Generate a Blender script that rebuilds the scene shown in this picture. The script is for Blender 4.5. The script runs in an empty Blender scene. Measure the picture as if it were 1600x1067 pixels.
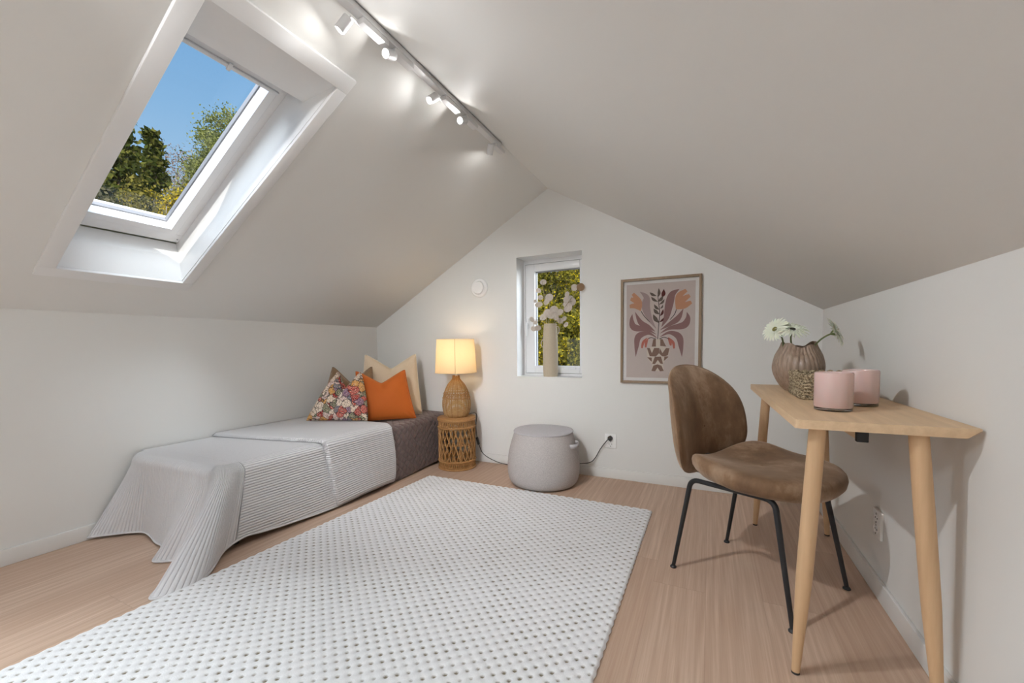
import bpy, bmesh, math, random
import numpy as np
from mathutils import Vector, Matrix
random.seed(7); rng = np.random.default_rng(7)
pi, sin, cos = math.pi, math.sin, math.cos
scn = bpy.context.scene
COL = scn.collection

FILL_G, FILL_R, FILL_R2, FILL_W, EXPO, SPOT, SP5, SP6, SP7 = 7.0, 98.0, 145.0, 55.0, 0.0, 1.5, 5.6, 3.9, 0.5
R = math.radians
# ------------------------------------------------------------------ helpers
ORG = {}

def tag(o, label=None, cat=None, group=None, kind=None):
    if label: o['label'] = label
    if cat: o['category'] = cat
    if group: o['group'] = group
    if kind: o['kind'] = kind
    return o

def empty(name, loc, label=None, cat=None, group=None, kind=None):
    o = bpy.data.objects.new(name, None); COL.objects.link(o)
    o.location = loc; o.empty_display_size = .05
    ORG[o.name] = Vector(loc)
    return tag(o, label, cat, group, kind)

class MB:
    """collects shapes (world coordinates) and links them as ONE mesh object"""
    def __init__(s): s.v = []; s.f = []; s.m = []; s.uv = {}; s.mi = 0
    def add(s, V, Fs):
        b = len(s.v); s.v.extend([tuple(p) for p in V])
        for f in Fs: s.f.append(tuple(i + b for i in f)); s.m.append(s.mi)
        return s
    def box(s, a, b, bev=0, M=None):
        bm = bmesh.new(); bmesh.ops.create_cube(bm, size=1)
        for v in bm.verts:
            v.co = Vector([a[i] + (v.co[i] + .5) * (b[i] - a[i]) for i in range(3)])
        if bev > 0: bmesh.ops.bevel(bm, geom=bm.edges[:], offset=bev, segments=3, profile=.5, affect='EDGES')
        if M is not None: bmesh.ops.transform(bm, matrix=M, verts=bm.verts[:])
        bm.verts.index_update()
        s.add([v.co[:] for v in bm.verts], [[v.index for v in f.verts] for f in bm.faces]); bm.free()
        return s
    def tube(s, pts, r, n=10, closed=False, caps=True):
        P = [Vector(p) for p in pts]; N = len(P)
        R = [float(q) for q in r] if isinstance(r, (list, tuple)) else [float(r)] * N
        up = None; rings = []
        for i in range(N):
            if closed: t = P[(i + 1) % N] - P[i - 1]
            else: t = P[min(i + 1, N - 1)] - P[max(i - 1, 0)]
            t.normalize()
            if up is None:
                up = Vector((0, 0, 1)) if abs(t.z) < .9 else Vector((1, 0, 0))
            a = t.cross(up)
            if a.length < 1e-6: a = t.cross(Vector((0, 1, 0)))
            a.normalize(); b = a.cross(t).normalized(); up = b
            rings.append([P[i] + R[i] * (cos(2 * pi * k / n) * a + sin(2 * pi * k / n) * b) for k in range(n)])
        V = [p for q in rings for p in q]; F = []
        M = N if closed else N - 1
        for i in range(M):
            for k in range(n):
                j = (i + 1) % N
                F.append((i * n + k, i * n + (k + 1) % n, j * n + (k + 1) % n, j * n + k))
        if caps and not closed:
            F.append(tuple(range(n - 1, -1, -1))); F.append(tuple((N - 1) * n + k for k in range(n)))
        return s.add(V, F)
    def lathe(s, prof, c, n=32, M=None, cap0=True, cap1=True):
        V = []; F = []
        for (r, z) in prof:
            for k in range(n): V.append(Vector((r * cos(2 * pi * k / n), r * sin(2 * pi * k / n), z)))
        if M is not None: V = [M @ v for v in V]
        V = [v + Vector(c) for v in V]
        N = len(prof)
        for i in range(N - 1):
            for k in range(n): F.append((i * n + k, i * n + (k + 1) % n, (i + 1) * n + (k + 1) % n, (i + 1) * n + k))
        if cap0: F.append(tuple(range(n - 1, -1, -1)))
        if cap1: F.append(tuple((N - 1) * n + k for k in range(n)))
        return s.add(V, F)
    def grid(s, G, wrap=False, uvf=None):
        nu = len(G); nv = len(G[0]); V = [p for r in G for p in r]; F = []
        for i in range(nu - 1):
            for j in range(nv if wrap else nv - 1):
                F.append((i * nv + j, (i + 1) * nv + j, (i + 1) * nv + (j + 1) % nv, i * nv + (j + 1) % nv))
        if uvf is not None:
            b = len(s.v)
            for i in range(nu):
                for j in range(nv): s.uv[b + i * nv + j] = uvf[i][j]
        return s.add(V, F)
    def build(s, name, mat, parent=None, loc=None, smooth=True, sharp=35):
        me = bpy.data.meshes.new(name)
        V = np.array(s.v, float)
        if parent is not None: org = ORG[parent.name]
        elif loc is not None: org = Vector(loc)
        else:
            mn, mx = V.min(0), V.max(0); org = Vector(((mn[0] + mx[0]) / 2, (mn[1] + mx[1]) / 2, mn[2]))
        me.from_pydata((V - np.array(org)).tolist(), [], s.f)
        mats = mat if isinstance(mat, (list, tuple)) else [mat]
        for m in mats: me.materials.append(m)
        if len(mats) > 1: me.polygons.foreach_set('material_index', s.m)
        if s.uv:
            l = me.uv_layers.new(name='UVMap'); idx = np.empty(len(me.loops), int)
            me.loops.foreach_get('vertex_index', idx)
            U = np.zeros((len(s.v), 2))
            for k, q in s.uv.items(): U[k] = q
            l.data.foreach_set('uv', U[idx].ravel())
        bm = bmesh.new(); bm.from_mesh(me); bmesh.ops.recalc_face_normals(bm, faces=bm.faces[:]); bm.to_mesh(me); bm.free()
        if smooth:
            me.polygons.foreach_set('use_smooth', [True] * len(me.polygons))
            me.set_sharp_from_angle(angle=math.radians(sharp))
        me.update()
        o = bpy.data.objects.new(name, me); COL.objects.link(o)
        if parent is not None: o.parent = parent; ORG[o.name] = ORG[parent.name]
        else: o.location = org; ORG[o.name] = org
        return o

def lerp(a, b, t): return a + (b - a) * t
def V3(*a): return Vector(a)
def spline(pts, n):
    """Catmull-Rom through pts, n samples (each pt a tuple)"""
    P = [np.array(p, float) for p in pts]; m = len(P) - 1; out = []
    for i in range(n):
        t = i / (n - 1) * m; k = min(int(t), m - 1); u = t - k
        p0 = P[max(k - 1, 0)]; p1 = P[k]; p2 = P[k + 1]; p3 = P[min(k + 2, m)]
        out.append(.5 * (2 * p1 + (p2 - p0) * u + (2 * p0 - 5 * p1 + 4 * p2 - p3) * u * u + (3 * p1 - p0 - 3 * p2 + p3) * u ** 3))
    return out

# ------------------------------------------------------------------ materials
def srgb(*c):
    return tuple((x / 255 / 12.92) if x / 255 < .04045 else ((x / 255 + .055) / 1.055) ** 2.4 for x in c) + (1,)

class NT:
    def __init__(s, name):
        s.mat = bpy.data.materials.new(name); s.mat.use_nodes = True
        s.t = s.mat.node_tree; s.t.nodes.clear()
        s.out = s.n('ShaderNodeOutputMaterial')
    def n(s, typ, **k):
        nd = s.t.nodes.new(typ)
        for a, b in k.items():
            if a.startswith('i_'):
                key = a[2:]
                key = int(key) if key.isdigit() else key.replace('_', ' ')
                s.set(nd.inputs[key], b)
            else: setattr(nd, a, b)
        return nd
    def set(s, sock, v):
        if hasattr(v, 'is_output') and v.is_output: s.t.links.new(v, sock)
        else: sock.default_value = v
    def math(s, op, a, b=0, c=0):
        nd = s.n('ShaderNodeMath', operation=op)
        for i, v in enumerate((a, b, c)): s.set(nd.inputs[i], v)
        return nd.outputs[0]
    def mix(s, f, a, b, blend='MIX'):
        nd = s.n('ShaderNodeMix', data_type='RGBA', blend_type=blend)
        s.set(nd.inputs['Factor'], f); s.set(nd.inputs[6], a); s.set(nd.inputs[7], b)
        return nd.outputs[2]
    def ramp(s, f, stops):
        nd = s.n('ShaderNodeValToRGB'); s.set(nd.inputs[0], f)
        e = nd.color_ramp.elements
        while len(e) < len(stops): e.new(.5)
        for q, (p, c) in zip(e, stops): q.position = p; q.color = c
        return nd.outputs[0]
    def noise(s, vec, scale, detail=3, rough=.5, out=0):
        nd = s.n('ShaderNodeTexNoise', i_Scale=scale, i_Detail=detail, i_Roughness=rough)
        if vec is not None: s.t.links.new(vec, nd.inputs['Vector'])
        return nd.outputs[out]
    def obj(s): return s.n('ShaderNodeTexCoord').outputs['Object']
    def uv(s): return s.n('ShaderNodeTexCoord').outputs['UV']
    def scale(s, vec, sc):
        nd = s.n('ShaderNodeMapping'); s.t.links.new(vec, nd.inputs[0]); nd.inputs['Scale'].default_value = sc
        return nd.outputs[0]
    def bump(s, h, dist=.01, strength=1):
        return s.n('ShaderNodeBump', i_Height=h, i_Distance=dist, i_Strength=strength).outputs[0]
    def prin(s, color, rough=.5, bump=None, **k):
        p = s.n('ShaderNodeBsdfPrincipled')
        s.set(p.inputs['Base Color'], color); s.set(p.inputs['Roughness'], rough)
        if bump is not None: s.t.links.new(bump, p.inputs['Normal'])
        for a, b in k.items(): s.set(p.inputs[a.replace('_', ' ')], b)
        s.t.links.new(p.outputs[0], s.out.inputs[0])
        return s.mat

def plain(name, c, rough=.5, vary=.05, sc=60, **k):
    t = NT(name); n = t.noise(t.obj(), sc, 3)
    a = tuple(x * (1 - vary) for x in c[:3]) + (1,); b = tuple(min(1, x * (1 + vary)) for x in c[:3]) + (1,)
    return t.prin(t.mix(n, a, b), rough, **k)

def fabric(name, c, scale=900, vary=.12, dist=.0006, rough=.9, big=None, **k):
    t = NT(name); o = t.obj(); n = t.noise(o, scale, 2)
    a = tuple(x * (1 - vary) for x in c[:3]) + (1,); b = tuple(min(1, x * (1 + vary)) for x in c[:3]) + (1,)
    col = t.mix(n, a, b)
    if big: col = t.mix(t.math('MULTIPLY', t.noise(o, big[0], 3), big[1]), col, big[2])
    return t.prin(col, rough, t.bump(n, dist, .6), Specular_IOR_Level=.2, **k)

M = {}
t = NT('wall paint'); n = t.noise(t.obj(), 220, 2)
M['paint'] = t.prin((.78, .776, .756, 1), .65, t.bump(n, .0004, .25), Specular_IOR_Level=.3)
M['white'] = plain('white lacquer', (.80, .80, .80, 1), .3, .01)
M['whitewin'] = plain('white window paint', (.82, .82, .825, 1), .25, .01)
M['base'] = plain('baseboard paint', (.78, .776, .758, 1), .4, .01)
M['grey_gasket'] = plain('grey gasket', (.25, .25, .27, 1), .5)
M['black'] = plain('black metal', (.012, .012, .014, 1), .45, .1)
M['blackplastic'] = plain('black plastic', (.02, .02, .022, 1), .5, .1)
M['plastic'] = plain('white plastic', (.93, .93, .92, 1), .35, .01)
M['dark'] = plain('dark hole', (.05, .05, .05, 1), .6)
M['track'] = plain('white track metal', (.78, .78, .79, 1), .4, .01)

# glass: clear pane with a fresnel reflection
def pane_glass(name, tint=(1, 1, 1, 1), refl=1.0):
    t = NT(name)
    fr = t.n('ShaderNodeFresnel', i_IOR=1.45).outputs[0]
    tr = t.n('ShaderNodeBsdfTransparent', i_Color=tint).outputs[0]
    gl = t.n('ShaderNodeBsdfGlossy', i_Roughness=.01).outputs[0]
    mx = t.n('ShaderNodeMixShader'); t.set(mx.inputs[0], t.math('MULTIPLY', fr, refl))
    t.t.links.new(tr, mx.inputs[1]); t.t.links.new(gl, mx.inputs[2]); t.t.links.new(mx.outputs[0], t.out.inputs[0])
    return t.mat
M['glass'] = pane_glass('window glass', (.97, .98, .98, 1), .6)
M['picglass'] = pane_glass('picture glass', (1, 1, 1, 1), 1.0)

# oak floor: planks along Y
def wood_floor():
    t = NT('oak plank floor'); o = t.n('ShaderNodeTexCoord').outputs['Object']
    sx = t.n('ShaderNodeSeparateXYZ'); t.t.links.new(o, sx.inputs[0])
    W, Ln = .19, 2.0
    px = t.math('DIVIDE', sx.outputs[0], W); ix = t.math('FLOOR', px); fx = t.math('FRACT', px)
    h1 = t.n('ShaderNodeTexWhiteNoise', noise_dimensions='1D'); t.t.links.new(ix, h1.inputs['W'])
    py = t.math('ADD', t.math('DIVIDE', sx.outputs[1], Ln), h1.outputs[0]); iy = t.math('FLOOR', py); fy = t.math('FRACT', py)
    idn = t.math('ADD', t.math('MULTIPLY', ix, 7.31), t.math('MULTIPLY', iy, 3.17))
    h2 = t.n('ShaderNodeTexWhiteNoise', noise_dimensions='1D'); t.t.links.new(idn, h2.inputs['W'])
    off = t.n('ShaderNodeCombineXYZ'); t.t.links.new(t.math('MULTIPLY', h2.outputs[0], 37), off.inputs[0]); t.t.links.new(t.math('MULTIPLY', h2.outputs[0], 91), off.inputs[1])
    vec = t.n('ShaderNodeVectorMath', operation='ADD'); t.t.links.new(o, vec.inputs[0]); t.t.links.new(off.outputs[0], vec.inputs[1])
    v = vec.outputs[0]
    fine = t.noise(t.scale(v, (1, .022, 1)), 120, 4, .55)
    cath = t.n('ShaderNodeTexWave', wave_type='BANDS', bands_direction='X', i_Scale=8, i_Distortion=9, i_Detail=2, i_Detail_Scale=1.3)
    t.t.links.new(t.scale(v, (1, .10, 1)), cath.inputs['Vector'])
    big = t.noise(t.scale(v, (1, .22, 1)), 5, 3)
    c = t.mix(t.ramp(fine, [(.22, (0, 0, 0, 1)), (.78, (1, 1, 1, 1))]), srgb(182, 151, 129), srgb(220, 196, 176))
    pore = t.ramp(t.noise(t.scale(v, (1, .012, 1)), 300, 3, .6), [(.54, (0, 0, 0, 1)), (.66, (1, 1, 1, 1))])
    c = t.mix(t.math('MULTIPLY', pore, .20), c, srgb(150, 117, 95))
    c = t.mix(t.math('MULTIPLY', cath.outputs[1], .40), c, srgb(170, 138, 116))
    c = t.mix(t.math('MULTIPLY', big, .35), c, srgb(206, 180, 158))
    c = t.mix(t.math('MULTIPLY', h2.outputs[0], .35), c, srgb(172, 140, 118))
    gx = t.math('LESS_THAN', t.math('MINIMUM', fx, t.math('SUBTRACT', 1, fx)), .007)
    gy = t.math('LESS_THAN', t.math('MINIMUM', fy, t.math('SUBTRACT', 1, fy)), .0009)
    g = t.math('MAXIMUM', gx, gy)
    c = t.mix(t.math('MULTIPLY', g, .16), c, srgb(128, 100, 80))
    return t.prin(c, .42, t.bump(t.math('SUBTRACT', fine, t.math('MULTIPLY', g, .8)), .0006, .5), Specular_IOR_Level=.4)
M['floor'] = wood_floor()

def oak(name, a, b, axis=1, sc=90):
    t = NT(name); o = t.obj(); s3 = [1, 1, 1]; s3[axis] = .06
    v = t.scale(o, s3); f = t.noise(v, sc, 4, .6)
    w = t.n('ShaderNodeTexWave', wave_type='BANDS', bands_direction='X', i_Scale=7, i_Distortion=8, i_Detail=2, i_Detail_Scale=1.2)
    t.t.links.new(t.scale(o, [x if x != .06 else .15 for x in s3]), w.inputs['Vector'])
    c = t.mix(f, a, b); c = t.mix(t.math('MULTIPLY', w.outputs[1], .18), c, tuple(x * .72 for x in a[:3]) + (1,))
    return t.prin(c, .5, t.bump(f, .0003, .4), Specular_IOR_Level=.35)
M['oak'] = oak('desk oak', srgb(208, 176, 140), srgb(234, 206, 170), 1)
M['oakleg'] = oak('desk leg oak', srgb(196, 160, 122), srgb(220, 186, 148), 2)
M['frameoak'] = oak('picture frame oak', srgb(134, 112, 90), srgb(160, 138, 114), 2)

def rattan(name, a, b):
    t = NT(name); o = t.obj(); n = t.noise(o, 70, 4, .6); n2 = t.noise(o, 300, 2)
    return t.prin(t.mix(n, a, b), .55, t.bump(n2, .0008, .5), Specular_IOR_Level=.35)
M['rattan'] = rattan('rattan', srgb(142, 98, 54), srgb(190, 146, 92))
M['rattan_lt'] = rattan('pale wicker', srgb(160, 120, 72), srgb(208, 172, 120))

# ribbed coverlet: stitched channels follow UV.x (metres)
def coverlet():
    t = NT('ribbed grey coverlet'); uv = t.uv()
    sx = t.n('ShaderNodeSeparateXYZ'); t.t.links.new(uv, sx.inputs[0])
    w = t.math('ABSOLUTE', t.math('SINE', t.math('MULTIPLY', sx.outputs[0], pi / .0135)))
    w = t.math('POWER', w, .5)
    n = t.noise(t.obj(), 700, 2); n2 = t.noise(t.scale(uv, (120, 40, 1)), 1, 2)
    seam = t.math('LESS_THAN', t.math('ABSOLUTE', t.math('SUBTRACT', t.math('FRACT', t.math('DIVIDE', sx.outputs[1], .46)), .5)), .004)
    h = t.math('ADD', w, t.math('ADD', t.math('MULTIPLY', n2, .5), t.math('MULTIPLY', seam, -1.0)))
    c = t.mix(n, srgb(204, 202, 203), srgb(230, 228, 230))
    return t.prin(c, .9, t.bump(h, .0045, .9), Specular_IOR_Level=.15, Sheen_Weight=.15)
M['coverlet'] = coverlet()
def quilt():
    t = NT('diamond quilted brown spread'); uv = t.uv()
    sx = t.n('ShaderNodeSeparateXYZ'); t.t.links.new(uv, sx.inputs[0])
    a = t.math('ADD', sx.outputs[0], sx.outputs[1]); b = t.math('SUBTRACT', sx.outputs[0], sx.outputs[1])
    k = pi / .06
    h = t.math('MULTIPLY', t.math('ABSOLUTE', t.math('SINE', t.math('MULTIPLY', a, k))), t.math('ABSOLUTE', t.math('SINE', t.math('MULTIPLY', b, k))))
    h = t.math('POWER', h, .4)
    n = t.noise(t.obj(), 600, 2)
    c = t.mix(n, srgb(92, 76, 74), srgb(116, 99, 96))
    return t.prin(c, .75, t.bump(h, .009, .9), Specular_IOR_Level=.3, Sheen_Weight=.2)
M['quilt'] = quilt()
M['mattress'] = fabric('mattress ticking', srgb(205, 198, 188))
M['velvet'] = None
def velvet():
    t = NT('brown velvet'); o = t.obj()
    n = t.noise(t.scale(o, (1, 1, .6)), 9, 5, .65); n2 = t.noise(o, 700, 2)
    w = t.noise(o, 3.2, 4, .6)
    c = t.ramp(n, [(.3, srgb(86, 60, 40)), (.5, srgb(126, 97, 70)), (.68, srgb(172, 146, 122))])
    c = t.mix(t.math('MULTIPLY', w, .5), c, srgb(136, 112, 92))
    return t.prin(c, .7, t.bump(t.math('ADD', n2, t.math('MULTIPLY', n, 1.5)), .0015, .4), Specular_IOR_Level=.25, Sheen_Weight=.7, Sheen_Roughness=.35, Sheen_Tint=srgb(225, 205, 185))
M['velvet'] = velvet()
M['pouf'] = fabric('grey bouclé wool', srgb(184, 178, 176), 210, .34, .0016)
M['pouftop'] = fabric('pale grey wool', srgb(192, 189, 192), 260, .22, .001)
M['orange'] = fabric('orange velvet', srgb(188, 98, 38), 500, .14, .0006, .7, (7, .35, srgb(150, 62, 22)), Sheen_Weight=.5, Sheen_Tint=srgb(255, 180, 110))
M['browncush'] = fabric('olive brown velvet', srgb(134, 106, 76), 500, .12, .0006, .7, (8, .4, srgb(108, 82, 56)), Sheen_Weight=.5)
M['cream'] = fabric('cream linen', srgb(214, 196, 170), 350, .08, .0008)
M['creampipe'] = fabric('cream piping', srgb(228, 218, 200), 350, .06)

def floral():
    t = NT('floral print'); o = t.obj()
    d = t.n('ShaderNodeMix', data_type='VECTOR'); t.set(d.inputs[0], .06); t.t.links.new(o, d.inputs[4]); t.t.links.new(t.noise(o, 14, 3, .6, 1), d.inputs[5])
    v1 = t.n('ShaderNodeTexVoronoi', i_Scale=24.0); t.t.links.new(d.outputs[1], v1.inputs['Vector'])
    v1e = t.n('ShaderNodeTexVoronoi', feature='DISTANCE_TO_EDGE', i_Scale=24.0); t.t.links.new(d.outputs[1], v1e.inputs['Vector'])
    sp = t.n('ShaderNodeSeparateColor'); t.t.links.new(v1.outputs['Color'], sp.inputs[0])
    pal = [(0, srgb(226, 214, 198)), (.16, srgb(160, 38, 40)), (.28, srgb(222, 208, 190)), (.38, srgb(206, 150, 72)), (.48, srgb(104, 116, 92)),
           (.57, srgb(216, 196, 190)), (.66, srgb(120, 92, 128)), (.74, srgb(188, 76, 68)), (.84, srgb(222, 205, 184)), (.92, srgb(92, 104, 122))]
    nd = t.n('ShaderNodeValToRGB'); nd.color_ramp.interpolation = 'CONSTANT'; t.set(nd.inputs[0], sp.outputs[0])
    e = nd.color_ramp.elements
    while len(e) < len(pal): e.new(.5)
    for q, (p, c) in zip(e, pal): q.position = p; q.color = c
    # petals inside every bloom: rings around the cell centre
    ring = t.math('SINE', t.math('MULTIPLY', v1.outputs['Distance'], 34))
    v2 = t.n('ShaderNodeTexVoronoi', feature='DISTANCE_TO_EDGE', i_Scale=62.0); t.t.links.new(d.outputs[1], v2.inputs['Vector'])
    c = t.mix(t.math('MULTIPLY', t.math('GREATER_THAN', ring, .35), .45), nd.outputs[0], srgb(240, 214, 186))
    line2 = t.math('LESS_THAN', v2.outputs['Distance'], .07)
    c = t.mix(t.math('MULTIPLY', line2, .55), c, srgb(80, 50, 48))
    line = t.math('LESS_THAN', v1e.outputs['Distance'], .045)
    c = t.mix(t.math('MULTIPLY', line, .8), c, srgb(46, 40, 42))
    return t.prin(c, .85, t.bump(t.noise(o, 700, 2), .0006, .5), Specular_IOR_Level=.2)
M['floral'] = floral()

def shade_mat():
    t = NT('linen lamp shade'); o = t.obj(); n = t.noise(t.scale(o, (1, 1, 2.5)), 320, 2)
    c = t.mix(n, srgb(232, 206, 160), srgb(250, 228, 188))
    df = t.n('ShaderNodeBsdfDiffuse'); t.set(df.inputs[0], c)
    tl = t.n('ShaderNodeBsdfTranslucent'); t.set(tl.inputs[0], c)
    mx = t.n('ShaderNodeMixShader'); mx.inputs[0].default_value = .40
    t.t.links.new(df.outputs[0], mx.inputs[1]); t.t.links.new(tl.outputs[0], mx.inputs[2]); t.t.links.new(mx.outputs[0], t.out.inputs[0])
    return t.mat
M['shade'] = shade_mat()
def emit(name, c, s):
    t = NT(name); e = t.n('ShaderNodeEmission', i_Strength=s); e.inputs[0].default_value = c
    t.t.links.new(e.outputs[0], t.out.inputs[0]); return t.mat
M['bulb'] = emit('warm bulb', (1, .78, .5, 1), 12)
M['lens'] = emit('spot lens', (1, .97, .92, 1), 25)

def pinkglass():
    t = NT('pink opal glass'); o = t.obj(); n = t.noise(t.scale(o, (1, 1, .25)), 18, 2)
    c = t.mix(n, srgb(205, 172, 166), srgb(226, 200, 196))
    return t.prin(c, .22, Specular_IOR_Level=.5, Coat_Weight=.25, Coat_Roughness=.12, Subsurface_Weight=.25, Subsurface_Radius=(.03, .015, .012), Subsurface_Scale=1.0)
M['pink'] = pinkglass()
t = NT('clear glass foot'); M['clear'] = t.prin((.93, .93, .94, 1), .02, Transmission_Weight=1.0, IOR=1.5)
M['wax'] = plain('pale candle wax', srgb(226, 204, 192), .5, .02, Subsurface_Weight=.2)
def vasebrown():
    t = NT('ribbed taupe ceramic'); o = t.obj(); n = t.noise(t.scale(o, (1, 1, .15)), 120, 3)
    return t.prin(t.mix(n, srgb(104, 82, 66), srgb(184, 162, 144)), .3, Specular_IOR_Level=.5)
M['vasebrown'] = vasebrown()
def stone():
    t = NT('sandy ceramic'); o = t.obj(); n = t.noise(o, 240, 3); n2 = t.noise(t.scale(o, (.2, .2, 1)), 160, 2)
    return t.prin(t.mix(n, srgb(176, 162, 140), srgb(200, 188, 168)), .85, t.bump(n2, .0012, .5), Specular_IOR_Level=.2)
M['stone'] = stone()
def seagrass():
    t = NT('seagrass'); o = t.obj(); n = t.noise(o, 140, 3, .7); n2 = t.noise(o, 420, 2)
    c = t.ramp(n, [(.32, srgb(70, 58, 44)), (.48, srgb(142, 126, 102)), (.62, srgb(196, 180, 152))])
    return t.prin(c, .9, t.bump(n2, .002, .8), Specular_IOR_Level=.15)
M['seagrass'] = seagrass()
M['petal'] = plain('cream petal', srgb(238, 240, 220), .6, .04, 40, Subsurface_Weight=.1)
M['stem'] = plain('green stem', srgb(96, 108, 62), .55, .15)
M['florcentre'] = plain('flower centre', srgb(48, 44, 24), .8, .3, 200)
M['florcentre2'] = plain('green flower centre', srgb(110, 104, 48), .8, .3, 200)
M['drystem'] = plain('dry stem', srgb(176, 158, 128), .8, .15)
def podm(name, a, b):
    t = NT(name); n = t.noise(t.obj(), 60, 3); c = t.mix(n, a, b)
    df = t.n('ShaderNodeBsdfDiffuse'); t.set(df.inputs[0], c); tl = t.n('ShaderNodeBsdfTranslucent'); t.set(tl.inputs[0], c)
    mx = t.n('ShaderNodeMixShader'); mx.inputs[0].default_value = .4
    t.t.links.new(df.outputs[0], mx.inputs[1]); t.t.links.new(tl.outputs[0], mx.inputs[2]); t.t.links.new(mx.outputs[0], t.out.inputs[0])
    return t.mat
M['pod'] = podm('pale seed pod', srgb(206, 194, 182), srgb(236, 228, 220))
M['podbrown'] = podm('tan seed pod', srgb(160, 132, 104), srgb(190, 162, 132))

# ------------------------------------------------------------------ room
S = .945
B, L, XR, ZK, XA, ZA = 2.8964, -2.8038, .5831, 1.1397, -1.0953, 2.1121
YF = -1.5
TA = math.atan2(ZA - ZK, XA - L); tx, tz = cos(TA), sin(TA)     # left slope
def SL(s, d, y): return Vector((L + s * tx - d * tz, y, ZK + s * tz + d * tx))   # d up and out of the room
LEN = math.hypot(XA - L, ZA - ZK)
TR = math.atan2(ZA - ZK, XR - XA); LR = math.hypot(XR - XA, ZA - ZK)
def SR(s, d, y): return Vector((XR - s * cos(TR) + d * sin(TR), y, ZK + s * sin(TR) + d * cos(TR)))

def struct(o, label, cat): return tag(o, label, cat, kind='structure')

mb = MB(); mb.box((L - .4, YF - .4, -.12), (XR + .4, B + .3, 0))
struct(mb.build('floor', M['floor'], loc=(0, 0, 0), smooth=False), 'light oak plank floor of the attic room', 'floor')

# skylight opening (s, y)
s0, s1, y0, y1 = .343, 1.690, .735, 1.198
TH = .30
RS0, RS1, RY0, RY1 = .45, 1.60, -.84, -.26      # second roof window, added behind the viewer to light the room
mb = MB()
def ring(mk, d, a0, a1, b0, b1, h0, h1, k0, k1):
    """rectangle a x b with a hole h x k"""
    pts = [mk(s, d, y) for s in (a0, h0, h1, a1) for y in (b0, k0, k1, b1)]
    F = []
    for i in range(3):
        for j in range(3):
            if i == 1 and j == 1: continue
            F.append((i * 4 + j, i * 4 + j + 1, (i + 1) * 4 + j + 1, (i + 1) * 4 + j))
    mb.add(pts, F)
HS0, HS1, HY0, HY1 = .425, 1.60, .725, 1.21      # window frame in the roof
ring(SL, 0, 0, LEN, .1, B, s0, s1, y0, y1)
ring(SL, 0, 0, LEN, YF, .1, RS0, RS1, RY0, RY1)
ring(SL, TH, -.9, LEN + .16, .1, B + .3, HS0 + .01, HS1 - .01, HY0 + .01, HY1 - .01)
ring(SL, TH, -.9, LEN + .16, YF - .3, .1, RS0, RS1, RY0, RY1)
mb.add([SR(0, 0, YF), SR(0, 0, B), SR(LR, 0, B), SR(LR, 0, YF)], [(0, 1, 2, 3)])
mb.add([SR(-.9, TH, YF - .3), SR(-.9, TH, B + .3), SR(LR + .16, TH, B + .3), SR(LR + .16, TH, YF - .3)], [(0, 1, 2, 3)])
struct(mb.build('ceiling', M['paint'], loc=(XA, 0, ZA), smooth=False), 'sloped greige attic ceiling meeting at a ridge', 'ceiling')

mb = MB(); mb.add([(L, YF, 0), (L, B, 0), (L, B, ZK), (L, YF, ZK)], [(0, 1, 2, 3)]); mb.add([(L - .2, YF, 0), (L - .2, B, 0), (L - .2, B, ZK), (L - .2, YF, ZK)], [(0, 1, 2, 3)])
struct(mb.build('wall_left', M['paint'], smooth=False), 'low greige knee wall behind the bed', 'wall')
mb = MB(); mb.add([(XR, YF, 0), (XR, B, 0), (XR, B, ZK), (XR, YF, ZK)], [(0, 1, 2, 3)]); mb.add([(XR + .2, YF, 0), (XR + .2, B, 0), (XR + .2, B, ZK), (XR + .2, YF, ZK)], [(0, 1, 2, 3)])
struct(mb.build('wall_right', M['paint'], smooth=False), 'low greige knee wall behind the desk', 'wall')

# gable walls with a window hole
def gable(name, y, yo, wx0, wx1, wz0, wz1, label, reveal=True):
    mb = MB()
    def zt(x): return ZK + (x - L) * math.tan(TA) if x < XA else ZK + (XR - x) * math.tan(TR)
    for yy, e in ((y, 0), (yo, .35)):
        xs = sorted({L - e, wx0, wx1, XA, XR + e})
        for i in range(len(xs) - 1):
            a, b = xs[i], xs[i + 1]
            if a >= wx0 - 1e-6 and b <= wx1 + 1e-6:
                mb.add([(a, yy, 0), (b, yy, 0), (b, yy, wz0), (a, yy, wz0)], [(0, 1, 2, 3)])
                mb.add([(a, yy, wz1), (b, yy, wz1), (b, yy, zt(b) + e), (a, yy, zt(a) + e)], [(0, 1, 2, 3)])
            else:
                mb.add([(a, yy, 0), (b, yy, 0), (b, yy, zt(b) + e), (a, yy, zt(a) + e)], [(0, 1, 2, 3)])
    c = [(wx0, wz0), (wx1, wz0), (wx1, wz1), (wx0, wz1)]
    for i in range(4):
        p, q = c[i], c[(i + 1) % 4]
        mb.add([(p[0], y, p[1]), (q[0], y, q[1]), (q[0], yo, q[1]), (p[0], yo, p[1])], [(0, 1, 2, 3)])
    return struct(mb.build(name, M['paint'], smooth=False), label, 'wall')
WX0, WX1, WZ0, WZ1 = -1.358, -.836, .714, 1.634
gable('wall_back', B, B + .26, WX0, WX1, WZ0, WZ1, 'greige gable wall with the small window and framed print')
FX0, FX1, FZ0, FZ1 = -2.62, -1.30, .22, 1.16
gable('wall_front', YF, YF - .26, FX0, FX1, FZ0, FZ1, 'greige gable wall behind the viewer')

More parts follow.
